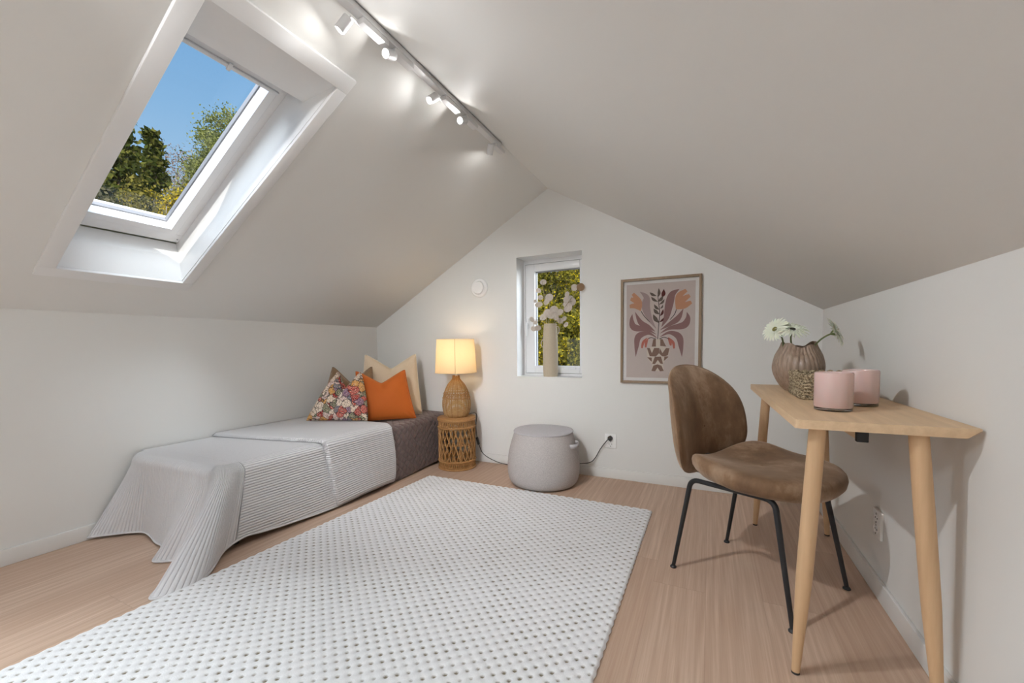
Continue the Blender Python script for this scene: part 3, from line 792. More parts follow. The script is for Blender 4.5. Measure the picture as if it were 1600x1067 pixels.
# folded back end: a second layer
G = []; UVs = []
nyf = 44
for j in range(nyf):
    u = j / (nyf - 1)
    pr = drape_profile(-1.975, .420, .016, .05, 26, L + .008, .0)
    row = []; uvr = []
    for x_, z_, a in pr:
        tt = (x_ - (L + .008)) / (-1.975 - L)
        yl = lerp(1.46, 1.615, min(max(tt, 0), 1) ** 1.2)
        if z_ < .37: yl = lerp(1.615, 1.672, (.37 - z_) / .35)
        yh = 2.165 + (.02 * sin((.37 - z_) * 8) if z_ < .37 else 0)
        zz = z_; xx = x_
        if z_ < .37:
            dn = (.37 - z_) / .354
            bow = .018 * sin(pi * u) * dn + .012 * dn
            xx = x_ + bow
            rr = max(0, u - .93) / .07; zz = z_ + .05 * rr * rr * dn + .018 * dn * sin(u * 3)
        y_ = lerp(yl, yh, u)
        # soft rolled edge
        ed = min(u, 1 - u) / .03
        if ed < 1:
            zz -= (.014 * (1 - ed) ** 2) * (1 if z_ >= .37 else 0); xx -= (.014 * (1 - ed) ** 2) * (1 if z_ < .40 else 0)
        row.append((xx, y_, max(zz, .008))); uvr.append((a, y_))
    G.append(row); UVs.append(uvr)
mb = MB(); mb.grid(G, uvf=UVs)
o = mb.build('folded_end', M['coverlet'], cov)
sd = o.modifiers.new('thick', 'SOLIDIFY'); sd.thickness = .012; sd.offset = 0

# ------------------------------------------------------------------ cushions
def cushion(name, bl, br, h, lean, thick, chop, mat, label, base_z, pipe=None, ear=.07, seed=0, skew=0, pinch=0):
    bl = Vector((bl[0], bl[1], base_z)); br = Vector((br[0], br[1], base_z))
    w = (br - bl); Wd = w.length; w.normalize(); n = w.cross(Vector((0, 0, 1))).normalized()   # towards the viewer
    if n.y > 0: n = -n
    up = (Vector((0, 0, 1)) * cos(lean) - n * sin(lean)).normalized(); dep = w.cross(up).normalized()
    if dep.dot(n) < 0: dep = -dep
    c = (bl + br) / 2
    NU = 41
    def pt(u, v, sgn):
        x = u * Wd / 2 * (1 - ear * (1 - v * v)) ; y = (v + 1) / 2 * h
        y += ear * h * .45 * (1 - u * u) * (-(v)) * (1 if v > 0 else .5)
        y -= chop * max(0, 1 - (u * u + .004) ** .5 / .95) ** 1.15 * ((v + 1) / 2) ** 2.0
        x *= 1 - pinch * ((v + 1) / 2) ** 1.6
        x += skew * (v + 1) / 2 * h
        t_ = thick * max(0, (1 - abs(u) ** 3.2)) ** .55 * max(0, (1 - abs(v) ** 3.2)) ** .55
        t_ *= 1 - .5 * math.exp(-(u / .16) ** 2) * max(0, v) ** 1.3
        t_ += .003 * sin(9 * u + seed) * sin(7 * v + 2 * seed) * (1 - u * u) * (1 - v * v)
        # wrinkles running into the corners
        cr = max(0, abs(u) - .45) * max(0, abs(v) - .45)
        t_ += .02 * cr * sin(26 * (abs(u) - abs(v)))
        return c + w * x + up * y + dep * (sgn * t_ * (1 if sgn > 0 else .8))
    root = empty(name, c, label, 'cushion')
    mb = MB()
    for sg in (1, -1):
        mb.grid([[pt(-1 + 2 * i / (NU - 1), -1 + 2 * j / (NU - 1), sg) for j in range(NU)] for i in range(NU)])
    # lift so that it rests on the bed
    mz = min(p[2] for p in mb.v); dz = base_z - mz
    mb.v = [(p[0], p[1], p[2] + dz) for p in mb.v]
    o = mb.build('cover', mat, root, sharp=80)
    edge = [pt(-1 + 2 * i / 30, -1, 0) for i in range(30)] + [pt(1, -1 + 2 * i / 30, 0) for i in range(30)] + [pt(1 - 2 * i / 30, 1, 0) for i in range(30)] + [pt(-1, 1 - 2 * i / 30, 0) for i in range(30)]
    mb = MB(); mb.tube([p + Vector((0, 0, dz)) for p in edge], .003, 6, closed=True); mb.build('piping', pipe or mat, root)
    return root
R = math.radians
cushion('cushion', (-2.50, 2.36), (-2.135, 2.69), .50, R(12), .055, .115, M['cream'], 'large cream cushion at the back against the gable wall', .402, M['creampipe'], .05, 1, .02, .18)
cushion('cushion', (-2.70, 2.15), (-2.30, 2.33), .41, R(16), .055, .125, M['browncush'], 'olive brown velvet cushion behind the floral one', .404, None, .05, 2, .02, .28)
cushion('cushion', (-2.34, 2.17), (-2.035, 2.49), .385, R(18), .06, .095, M['orange'], 'orange velvet cushion standing in front of the cream one', .404, None, .07, 3, -.06, .18)
cushion('cushion', (-2.610, 1.98), (-2.195, 2.150), .365, R(22), .055, .13, M['floral'], 'floral print cushion in front, at the left of the heap', .430, None, .05, 4, .10, .60)

# ------------------------------------------------------------------ rattan side table
cx, cy = -1.795, 2.69
st = empty('rattan_side_table', (cx, cy, 0), 'round lattice rattan side table beside the bed', 'side table')
Ro = .140
mb = MB(); mb.lathe([(.02, .385), (.146, .385), (.150, .390), (.150, .398), (.144, .402), (.02, .402)], (cx, cy, 0), 48); mb.build('table_top', M['rattan'], st)
for nm, za, zb in (('upper_band', .325, .383), ('lower_band', .008, .066)):
    mb = MB()
    for z_ in (za, zb): mb.tube([(cx + (Ro + .004) * cos(a), cy + (Ro + .004) * sin(a), z_) for a in np.linspace(0, 2 * pi, 48, endpoint=False)], .0075, 8, closed=True)
    nn = 52
    for k in range(nn):
        a = 2 * pi * k / nn; b = a + .11
        mb.tube([(cx + Ro * cos(a), cy + Ro * sin(a), za), (cx + Ro * cos(b), cy + Ro * sin(b), zb)], .0042, 6)
        mb.tube([(cx + (Ro - .004) * cos(b), cy + (Ro - .004) * sin(b), za), (cx + (Ro - .004) * cos(a), cy + (Ro - .004) * sin(a), zb)], .0042, 6)
    mb.build(nm, M['rattan'], st)
mb = MB(); nn = 24
for k in range(nn):
    for sg in (1, -1):
        a = 2 * pi * k / nn; rr = Ro - (.003 if sg > 0 else -.002)
        mb.tube([(cx + rr * cos(a + sg * .62 * q), cy + rr * sin(a + sg * .62 * q), lerp(.06, .33, q)) for q in np.linspace(0, 1, 12)], .0048, 6)
mb.build('lattice', M['rattan'], st)
mb = MB()
for z_ in (.195,): mb.tube([(cx + (Ro - .006) * cos(a), cy + (Ro - .006) * sin(a), z_) for a in np.linspace(0, 2 * pi, 48, endpoint=False)], .005, 8, closed=True)
mb.build('hoop', M['rattan'], st)
mb = MB(); mb.lathe([(.01, .012), (Ro - .006, .012), (Ro - .006, .022), (.01, .022)], (cx, cy, 0), 40); mb.build('bottom_shelf', M['rattan'], st)
mb = MB()
for k in range(4):
    a = pi / 4 + k * pi / 2; mb.tube([(cx + (Ro - .012) * cos(a), cy + (Ro - .012) * sin(a), 0), (cx + (Ro - .012) * cos(a), cy + (Ro - .012) * sin(a), .385)], .008, 8)
mb.build('frame_post', M['rattan'], st)

# ------------------------------------------------------------------ wicker table lamp
lx, ly, lz = cx + .005, cy - .005, .402
lamp = empty('table_lamp', (lx, ly, lz), 'lit table lamp with cream shade and pear shaped wicker base on the rattan table', 'table lamp')
prof = spline([(.078, 0), (.098, .03), (.108, .08), (.104, .14), (.088, .20), (.064, .25), (.034, .285), (.026, .30), (.024, .322)], 60)
mb = MB()
for i, (r_, z_) in enumerate(spline([(.076, .004), (.098, .03), (.107, .08), (.103, .14), (.087, .20), (.063, .25), (.034, .285)], 46)):
    pts = []
    for k in range(84):
        a = 2 * pi * k / 84; wv = .0022 * (1 if (i % 2) else -1) * cos(14 * a)
        pts.append((lx + (r_ + wv) * cos(a), ly + (r_ + wv) * sin(a), lz + z_))
    if 24 <= i <= 29: continue
    mb.tube(pts, .0027, 5, closed=True)
mb.build('wicker_body', M['rattan_lt'], lamp)
mb = MB()
for k in range(14):
    a = 2 * pi * k / 14
    mb.tube([(lx + (p[0] + .0015) * cos(a), ly + (p[0] + .0015) * sin(a), lz + .003 + p[1]) for p in prof], .0034, 6)
mb.build('rib', M['rattan'], lamp)
mb = MB()
for q, (r_, z_) in enumerate(((.1015, .150), (.0925, .185))):
    mb.tube([(lx + (r_ + .004) * cos(a), ly + (r_ + .004) * sin(a), lz + z_ + .003 * sin(a * 14)) for a in np.linspace(0, 2 * pi, 84, endpoint=False)], .004, 6, closed=True)
for k in range(44):
    a = 2 * pi * k / 44; mb.tube([(lx + .1025 * cos(a), ly + .1025 * sin(a), lz + .150), (lx + .093 * cos(a + .07), ly + .093 * sin(a + .07), lz + .185)], .003, 5)
mb.build('woven_band', M['rattan'], lamp)
mb = MB(); mb.tube([(lx + .076 * cos(a), ly + .076 * sin(a), lz + .006) for a in np.linspace(0, 2 * pi, 40, endpoint=False)], .006, 8, closed=True)
mb.build('base_ring', M['rattan'], lamp)
mb = MB(); mb.lathe([(.030, .280), (.028, .296), (.020, .314), (.012, .318)], (lx, ly, lz), 24); mb.build('neck', M['rattan_lt'], lamp)
mb = MB(); mb.lathe([(.010, .315), (.010, .345), (.018, .347), (.018, .395), (.012, .397)], (lx, ly, lz), 20); mb.build('lamp_holder', M['plastic'], lamp)
zb, zt = lz + .348, lz + .606
mb = MB()
rb, rt = .162, .146
mb.grid([[(lx + lerp(rb, rt, q) * cos(a), ly + lerp(rb, rt, q) * sin(a), lerp(zb, zt, q)) for a in np.linspace(0, 2 * pi, 64, endpoint=False)] for q in np.linspace(0, 1, 8)], wrap=True)
sh = mb.build('lamp_shade', M['shade'], lamp)
for z_, r_ in ((zb, rb), (zt, rt)):
    mb = MB(); mb.tube([(lx + r_ * cos(a), ly + r_ * sin(a), z_) for a in np.linspace(0, 2 * pi, 64, endpoint=False)], .002, 6, closed=True); mb.build('shade_ring', M['shade'], sh)
a = -1.02
mb = MB(); mb.tube([(lx + (rb + .001) * cos(a), ly + (rb + .001) * sin(a), zb), (lx + (rt + .001) * cos(a), ly + (rt + .001) * sin(a), zt)], .0016, 6); mb.build('shade_seam', M['rattan_lt'], sh)
mb = MB()
for k in range(3):
    a = .4 + 2 * pi * k / 3; mb.tube([(lx + .018 * cos(a), ly + .018 * sin(a), lz + .39), (lx + (rt - .006) * cos(a), ly + (rt - .006) * sin(a), zt - .02)], .0015, 6)
mb.build('shade_spider', M['plastic'], lamp)
mb = MB(); mb.lathe([(.012, .397), (.016, .41), (.028, .435), (.030, .455), (.022, .475), (.004, .484)], (lx, ly, lz), 24); mb.build('bulb', M['bulb'], lamp)
# cord, in-line switch and plug
cordp = spline([(lx + .06, ly + .085, lz + .008), (cx + .09, cy + .150, .405), (-1.715, 2.852, .30), (-1.716, 2.865, .205), (-1.700, 2.868, .150), (-1.660, 2.866, .075), (-1.56, 2.862, .030), (-1.44, 2.868, .008), (-1.20, 2.874, .006),
                (-.97, 2.872, .040), (-.87, 2.868, .078), (-.775, 2.870, .100), (-.735, 2.872, .135), (-.690, 2.872, .215), (-.648, 2.858, .272), (-.634, 2.856, .286)], 120)
mb = MB(); mb.tube([tuple(p) for p in cordp], .0030, 6); cord = mb.build('power_cord', M['blackplastic'], lamp)
mb = MB(); p = Vector(cordp[26]); q = Vector(cordp[30]); d = (q - p).normalized(); mid = Vector((-1.712, 2.868, .180))
Mx = Vector((.30, .03, -1)).normalized().to_track_quat('Z', 'Y').to_matrix().to_4x4()
mb.box((-.011, -.008, -.032), (.011, .008, .032), .005, Matrix.Translation((-1.709, 2.867, .175)) @ Mx); mb.build('cord_switch', M['blackplastic'], cord)
mb = MB(); mb.lathe([(.017, 0), (.018, .012), (.014, .022), (.007, .036), (.004, .040)], (-.626, B - .012, .2895), 24, Rx); mb.build('plug', M['blackplastic'], cord)
pl_ = bpy.data.lights.new('lamp_glow', 'POINT'); pl_.energy = 1.35; pl_.color = (1, .82, .60); pl_.shadow_soft_size = .02
po = bpy.data.objects.new('lamp_glow', pl_); COL.objects.link(po); po.parent = lamp; po.location = (0, 0, .512)

# ------------------------------------------------------------------ pouf
qx, qy = -1.032, 2.618
pf = empty('pouf', (qx, qy, 0), 'round grey wool pouf standing on the floor below the small window', 'pouf')
pr = spline([(.195, 0), (.225, .012), (.243, .05), (.250, .11), (.243, .20), (.225, .28), (.205, .345), (.198, .362)], 40)
mb = MB(); mb.lathe([(p[0], p[1]) for p in pr], (qx, qy, .001), 64); mb.build('body', M['pouf'], pf)
mb = MB(); mb.lathe([(.200, .360), (.198, .367), (.16, .374), (.08, .379), (.01, .380)], (qx, qy, .001), 64); mb.build('top', M['pouftop'], pf)
mb = MB(); mb.tube([(qx + .202 * cos(a), qy + .202 * sin(a), .364 + .002 * sin(3 * a)) for a in np.linspace(0, 2 * pi, 64, endpoint=False)], .0045, 8, closed=True); mb.build('piping', M['pouftop'], pf)
hd = []
a0_ = -.10
for q in np.linspace(0, 1, 14):
    a = a0_ + (q - .5) * .42; rr = .224 + .036 * sin(pi * q) ** .6
    hd.append((qx + rr * cos(a), qy + rr * sin(a), .290 + .012 * (q - .5)))
G = [[(p[0], p[1], p[2] - .014), (p[0], p[1], p[2] + .014)] for p in hd]
mb = MB(); mb.grid(G); o = mb.build('handle', M['pouftop'], pf); sd = o.modifiers.new('thick', 'SOLIDIFY'); sd.thickness = .005

# ------------------------------------------------------------------ rug with a knotted dot pattern
rx0, rx1, ry0, ry1 = -1.835, -.280, .00, 2.384
nx, ny_ = 300, 460
xs = np.linspace(rx0, rx1, nx); ys = np.linspace(ry0, ry1, ny_)
X, Y = np.meshgrid(xs, ys, indexing='ij')
ax_, ay_ = .049, .039
ua, va = X / ax_, Y / ay_
jit = np.sin(ua * 3.1) * .05
def cell(u, v):
    du = (u - np.round(u)) * ax_; dv = (v - np.round(v)) * ay_
    key = np.round(u) * 12.9898 + np.round(v) * 78.233
    h_ = np.abs(np.sin(key) * 43758.5453) % 1
    return np.exp(-((du / .0068) ** 2 + ((dv) / .0058) ** 2)) * (.65 + .5 * h_)
hole = np.clip(cell(ua, va) + cell(ua + .5, va + .5), 0, 1)
ribs = .5 + .5 * np.cos(2 * pi * Y / (ay_ / 2))
Z = .013 + .0008 * ribs - .0075 * hole + rng.normal(0, .00035, X.shape)
edge = np.minimum.reduce([X - rx0, rx1 - X, Y - ry0, ry1 - Y])
Z = np.where(edge < .004, .002, Z)
skew = (1 - (Y / 2.384)) * -.035 * ((rx1 - X) / (rx1 - rx0))
Xs = X + skew + np.where(edge < .012, .0018 * np.sin(Y * 160), 0); Ys = Y + np.where(edge < .012, .001 * np.sin(X * 160), 0)
me = bpy.data.meshes.new('rug')
ii = np.arange(nx * ny_).reshape(nx, ny_)
F = np.stack([ii[:-1, :-1], ii[1:, :-1], ii[1:, 1:], ii[:-1, 1:]], -1).reshape(-1, 4)
me.from_pydata(np.stack([Xs + 1.05, Ys - 1.2, Z], -1).reshape(-1, 3).tolist(), [], F.tolist())
at = me.attributes.new('knot', 'FLOAT', 'POINT'); at.data.foreach_set('value', hole.ravel().astype(np.float32))
me.polygons.foreach_set('use_smooth', [True] * len(me.polygons)); me.update()
t = NT('white wool rug with beige backing'); an = t.n('ShaderNodeAttribute', attribute_name='knot')
n = t.noise(t.obj(), 420, 3, .6)
c = t.mix(n, srgb(222, 222, 223), srgb(246, 246, 247))
c = t.mix(t.ramp(an.outputs['Fac'], [(.22, (0, 0, 0, 1)), (.75, (1, 1, 1, 1))]), c, srgb(132, 122, 104))
M['rug'] = t.prin(c, .95, t.bump(n, .0025, .6), Specular_IOR_Level=.1)
me.materials.append(M['rug'])
o = bpy.data.objects.new('rug', me); COL.objects.link(o); o.location = (-1.05, 1.2, .0005)
tag(o, 'large white wool rug with rows of beige dots on the oak floor', 'rug')

# ------------------------------------------------------------------ desk
dk = empty('desk', (.38, 1.85, 0), 'oak desk with four tapered legs against the right wall', 'desk')
top = [(.190, 2.405), (.211, 1.312), (.577, 1.318), (.580, 2.405)]
def inset(P, e):
    c = np.mean(P, 0); return [tuple(np.array(p) + e * np.sign(c - np.array(p)) * np.array([1, 1])) for p in P]
def roundpoly(P, r, n=5):
    out = []
    m = len(P)
    for i in range(m):
        p = np.array(P[i]); a = np.array(P[i - 1]) - p; b = np.array(P[(i + 1) % m]) - p
        a /= np.linalg.norm(a); b /= np.linalg.norm(b)
        for k in range(n):
            u = k / (n - 1); out.append(tuple(p + a * r * (1 - u) ** 2 + b * r * u ** 2))
    return out
lev = [(0, .7405, .012), (.0012, .742, .012), (.0, .735, .010), (.012, .718, .008)]
def right_in(P, e): return [(p[0] - (e if p[0] > .4 else -.0005), p[1]) for p in P]
rings = [[(q[0], q[1], z_) for q in roundpoly(right_in(top, e), rr)] for e, z_, rr in ((.0015, .742, .012), (0, .7405, .012), (.0, .737, .012), (.022, .7185, .012), (.024, .718, .012))]
mb = MB(); mb.grid(rings, wrap=True); n_ = len(rings[0]); b_ = len(mb.v)
mb.f.append(tuple(range(n_))); mb.m.append(0); mb.f.append(tuple(range(b_ - 1, b_ - n_ - 1, -1))); mb.m.append(0)
mb.build('table_top', M['oak'], dk, sharp=25)
for (tp, ft) in (((.268, 1.352), (.236, 1.362)), ((.474, 1.352), (.540, 1.362)), ((.258, 2.365), (.228, 2.432)), ((.480, 2.365), (.535, 2.440))):
    mb = MB(); A = Vector((tp[0], tp[1], .7178)); Bv = Vector((ft[0], ft[1], .006))
    ts = np.linspace(0, 1, 24); rad = [(.0195 if q < .62 else lerp(.0195, .0105, (q - .62) / .38)) * (1 + .04 * sin(min(q / .62, 1) * pi)) for q in ts]
    mb.tube([A.lerp(Bv, q) for q in ts], rad, 24); lg = mb.build('leg', M['oakleg'], dk)
    mb = MB(); mb.lathe([(.0096, 0), (.0108, .001), (.0107, .007)], (ft[0], ft[1], 0), 20); mb.build('foot_cap', M['blackplastic'], lg)
mb = MB(); mb.box((.378, 1.455, .672), (.400, 2.30, .7178), .002); bm_ = mb.build('crossbar', M['oak'], dk)
mb = MB(); mb.box((.3755, 1.440, .668), (.4025, 1.458, .7178), .002); mb.build('bar_end', M['black'], bm_)
for q in ((.235, 1.335), (.315, 1.345), (.43, 1.34), (.535, 1.345)):
    mb = MB(); mb.lathe([(.004, .7145), (.0045, .718)], (q[0], q[1], 0), 10); mb.build('screw', M['plastic'], dk)

# ------------------------------------------------------------------ chair
O = Vector((.1775, 1.8665, 0)); cf = Vector((.848, -.530, 0)); cl = Vector((.530, .848, 0))
def CH(f, l, z): return O + cf * f + cl * l + Vector((0, 0, z))
ch = empty('desk_chair', O, 'brown velvet shell chair on slim black metal legs at the desk', 'chair')
def sstep(x): x = min(max(x, 0), 1); return x * x * (3 - 2 * x)
# seat
def seat_r(th):
    c_, s_ = cos(th), sin(th)
    a = .256 if c_ > 0 else .215; b = .258; e = 2.5 if c_ > 0 else 2.9
    return (abs(c_ / a) ** e + abs(s_ / b) ** e) ** (-1 / e)
def seat_top(f, l):
    z = .484
    rear = sstep((.06 - f) / .26); side = (abs(l) / .26)
    z += .060 * rear * side ** 2.0 - .002 * rear + .006 * side ** 2
    z -= .008 * max(0, (f - .06) / .21) ** 2
    z -= .018 * math.exp(-((f + .02) / .13) ** 2 - (l / .13) ** 2)
    return z
mb = MB(); rows = []
NTH = 72
prof = [(.02, 0, 1), (.2, 0, 1), (.4, 0, 1), (.6, 0, 1), (.76, 0, 1), (.88, -.001, 1), (.95, -.006, 1), (.985, -.016, 1), (1.0, -.032, 1), (.985, -.052, 1), (.94, -.068, 1), (.85, -.078, 1), (.6, -.084, 0), (.02, -.086, 0)]
for (k, dz, tp) in prof:
    row = []
    for i in range(NTH):
        th = 2 * pi * i / NTH; r_ = seat_r(th) * k; f, l = r_ * cos(th) + .018, r_ * sin(th)
        z = seat_top(f, l) + dz
        if k <= .85 and dz < -.07: z = lerp(z, .420, .6 if k > .5 else .9)
        row.append(CH(f, l, z))
    rows.append(row)
mb.grid(rows, wrap=True)
st_ = mb.build('seat', M['velvet'], ch, sharp=180)
# backrest
def back_pt(rho, ph, face):
    s_, c_ = sin(ph), cos(ph)
    e = 2.35 if s_ > 0 else 2.6
    a = .254; b = .268 if s_ > 0 else .200
    r_ = (abs(c_ / a) ** e + abs(s_ / b) ** e) ** (-1 / e) * rho
    l = r_ * c_; z = .585 + r_ * s_
    l *= 1 - .04 * sstep((.55 - z) / .2)
    th = .034 * (1 - rho ** 6) ** .5 + .004 * (1 - rho)
    if face > 0: th += .004 * cos(3 * rho)
    f = -.250 - .15 * (z - .46) + .075 * (abs(l) / .236) ** 2.2 - .03 * sstep((z - .70) / .2)
    f += face * th
    return CH(f, l, z)
rh = [.02, .2, .4, .58, .72, .83, .91, .96, .985, .997, 1.0]
mb = MB()
mb.grid([[back_pt(r_, 2 * pi * i / 72, 1) for i in range(72)] for r_ in rh] + [[back_pt(r_, 2 * pi * i / 72, -1) for i in range(72)] for r_ in rh[::-1][1:]], wrap=True)
mb.build('backrest', M['velvet'], ch, sharp=180)
seam = [back_pt(1.0, 2 * pi * i / 72, 0) for i in range(72)]
mb = MB(); mb.tube(seam, .0028, 6, closed=True); mb.build('seam', M['velvet'], ch)
# legs and under-seat frame
def bend(A, Bp, Cp, r, n=8):
    A, Bp, Cp = Vector(A), Vector(Bp), Vector(Cp); p = Bp + (A - Bp).normalized() * r; q = Bp + (Cp - Bp).normalized() * r
    return [p.lerp(Bp, u).lerp(Bp.lerp(q, u), u) for u in np.linspace(0, 1, n)]
zr = .408
for sgn in (1, -1):
    bk = CH(-.232, sgn * .201, .006); fr = CH(.232, sgn * .217, .006)
    kb = CH(-.166, sgn * .184, zr - .012); kf = CH(.155, sgn * .188, zr)
    for nm, foot, knee, other in (('leg', bk, kb, kf), ('leg', fr, kf, kb)):
        pth = [foot] + [foot.lerp(knee, q) for q in (.3, .6)] + bend(foot, knee, other, .035)
        rad = [.0075 + .0025 * min(i / 3, 1) for i in range(len(pth))]
        mb = MB(); mb.tube(pth, rad, 14); lg = mb.build(nm, M['black'], ch)
        mb = MB(); mb.lathe([(.0125, 0), (.0130, .004), (.0085, .010)], (foot.x, foot.y, 0), 18); mb.build('foot_glide', M['blackplastic'], lg)
    mb = MB(); mb.tube([kb + (kf - kb).normalized() * .034, kf - (kf - kb).normalized() * .034], .0095, 14); mb.build('seat_rail', M['black'], ch)
mb = MB(); mb.tube([CH(-.06, -.183, zr - .007), CH(-.06, .183, zr - .007)], .009, 12); mb.tube([CH(.06, -.185, zr - .003), CH(.06, .185, zr - .003)], .009, 12); mb.build('cross_tube', M['black'], ch)
mb = MB(); mb.box((-.03, -.02, 0), (.03, .02, .09), .004, Matrix.Translation(CH(-.235, 0, .375)) @ Matrix.Rotation(math.atan2(cf.y, cf.x), 4, 'Z')); mb.build('back_bracket', M['black'], ch)

# ------------------------------------------------------------------ things on the desk
HT = .742
vx, vy = .346, 2.135
vs = empty('ceramic_vase', (vx, vy, HT), 'squat taupe vase with twisted ribs and wavy rim on the desk', 'vase')
pv = spline([(.040, 0), (.052, .008), (.080, .055), (.0915, .100), (.084, .145), (.066, .178), (.058, .200)], 46)
def vpt(i, k, n, inner=0):
    r_, z_ = pv[i]; a = 2 * pi * k / n; q = z_ / .196
    tw = a + .5 * sin(q * 2.2) * .5
    rib = .0048 * abs(sin(tw * 15 + 1.2 * sin(3 * a + q * 4))) * (1 if not inner else 0) * sstep(q / .1)
    wob = 1 + (.055 * sin(5 * a + .6) + .04 * sin(3 * a + 2)) * sstep((q - .45) / .55)
    zz = z_ + (.009 * sin(2 * a + 1.2) + .006 * sin(5 * a)) * sstep((q - .6) / .4)
    return Vector((vx + (r_ * wob + rib - inner) * cos(a), vy + (r_ * wob + rib - inner) * sin(a), HT + max(zz, .006 if inner else 0)))
nk = 180
mb = MB(); mb.grid([[vpt(i, k, nk) for k in range(nk)] for i in range(46)] + [[vpt(i, k, nk, .005) for k in range(nk)] for i in range(45, -1, -1)], wrap=True)
b_ = len(mb.v); mb.f.append(tuple(range(nk))); mb.m.append(0); mb.f.append(tuple(range(b_ - nk, b_))); mb.m.append(0)
mb.build('vase_body', M['vasebrown'], vs, sharp=60)

def gerbera(base, head, nrm, R_, label, cmat, sag=.25):
    g = empty('gerbera', base, label, 'flower', 'cream gerberas in the taupe vase')
    base, head, nrm = Vector(base), Vector(head), Vector(nrm).normalized()
    neck = head - nrm * .014
    ctl = neck - nrm * (neck - base).length * .45
    pts = [base.lerp(ctl, u).lerp(ctl.lerp(neck, u), u) for u in np.linspace(0, 1, 16)]
    mb = MB(); mb.tube(pts, .0032, 8); mb.build('stem', M['stem'], g)
    q = nrm.to_track_quat('Z', 'Y').to_matrix()
    mb = MB(); mb.lathe([(.003, -.016), (.009, -.008), (.013, .000)], head, 14, q.to_4x4()); mb.build('calyx', M['stem'], g)
    mb = MB()
    for layer, (cnt, rl, lift) in enumerate(((22, 1.0, -.02), (22, .96, .06), (16, .62, .20))):
        for k in range(cnt):
            a = 2 * pi * (k + .5 * layer) / cnt + random.uniform(-.05, .05); rr = R_ * rl * random.uniform(.92, 1.04)
            G = []
            for u in np.linspace(0, 1, 6):
                r_ = lerp(.10 * R_, rr, u); wd = .068 * R_ * (sin(pi * min(u * .86 + .12, 1)) ** .7) * (1.15 if layer < 2 else .7)
                z_ = R_ * (lift * u + .10 * sin(pi * u * .8) - sag * u ** 3 * .5 + random.uniform(-.012, .012))
                row = []
                for s_ in (-1, 0, 1):
                    p = Vector((r_ * cos(a) - s_ * wd * sin(a), r_ * sin(a) + s_ * wd * cos(a), z_ + abs(s_) * .02 * R_))
                    row.append(head + q @ p)
                G.append(row)
            mb.grid(G)
    mb.build('petals', M['petal'], g, sharp=180)
    mb = MB(); mb.lathe([(.18 * R_, .03 * R_), (.17 * R_, .10 * R_), (.10 * R_, .12 * R_), (.01 * R_, .10 * R_)], head, 20, q.to_4x4()); mb.build('flower_centre', cmat, g)
gerbera((.288, 2.105, .915), (.254, 2.085, 1.008), (-.62, -.60, .42), .060, 'cream gerbera at the left of the taupe vase', M['florcentre2'])
gerbera((.322, 2.090, .910), (.313, 2.070, 1.004), (.10, -.50, .82), .064, 'cream gerbera with a dark centre in the middle of the taupe vase', M['florcentre'])
gerbera((.392, 2.110, .925), (.462, 2.095, .990), (.88, -.30, .40), .066, 'cream gerbera leaning out to the right of the taupe vase', M['florcentre'], .1)

# seagrass basket
bk = empty('seagrass_basket', (.386, 1.925, HT), 'small rectangular seagrass basket in front of the taupe vase', 'basket')
bx_, by_, bw, bd = .386, 1.915, .080, .125
mb = MB()
def rrect(w_, d_, r_, n=10):
    pts = []
    for qx_, qy_, a0 in ((1, 1, 0), (-1, 1, pi / 2), (-1, -1, pi), (1, -1, 3 * pi / 2)):
        for k in range(4): a = a0 + k / 3 * pi / 2; pts.append((qx_ * (w_ - r_) + r_ * cos(a), qy_ * (d_ - r_) + r_ * sin(a)))
    out = []
    for i in range(len(pts)):
        p, q = np.array(pts[i]), np.array(pts[(i + 1) % len(pts)]); m_ = max(1, int(np.linalg.norm(q - p) / .004))
        for k in range(m_): out.append(p + (q - p) * k / m_)
    return out
rp = rrect(bw, bd, .018)
for row in range(7):
    z_ = HT + .0075 + row * .0118; pts = []; rad = []
    for k, p in enumerate(rp):
        ph = k * 1.15 + row * 2.1; off = .0022 * sin(ph)
        nrm_ = p / (np.linalg.norm(p) + 1e-9)
        pts.append((bx_ + p[0] + nrm_[0] * off, by_ + p[1] + nrm_[1] * off, z_ + .0018 * cos(ph))); rad.append(.0064 * (1 + .28 * sin(k * 1.15 * 1.0 + row)) + random.uniform(-.0005, .0008))
    mb.tube(pts, rad, 7, closed=True)
mb.build('woven_side', M['seagrass'], bk, sharp=180)
mb = MB(); pts = []; rad = []
for k, p in enumerate(rp):
    pts.append((bx_ + p[0] * 1.015, by_ + p[1] * 1.01, HT + .086 + .002 * sin(k * .9))); rad.append(.0078 * (1 + .25 * sin(k * .9 + 1)))
mb.tube(pts, rad, 8, closed=True); mb.build('braided_rim', M['seagrass'], bk, sharp=180)
mb = MB(); mb.box((bx_ - bw + .004, by_ - bd + .004, HT + .001), (bx_ + bw - .004, by_ + bd - .004, HT + .006)); mb.build('bottom', M['seagrass'], bk)
mb = MB(); mb.tube([(bx_ + .0 + .028 * cos(a), by_ - bd - .010, HT + .050 + .018 * sin(a)) for a in np.linspace(0, 2 * pi, 20, endpoint=False)], .005, 7, closed=True)
mb.build('loop_handle', M['seagrass'], bk)

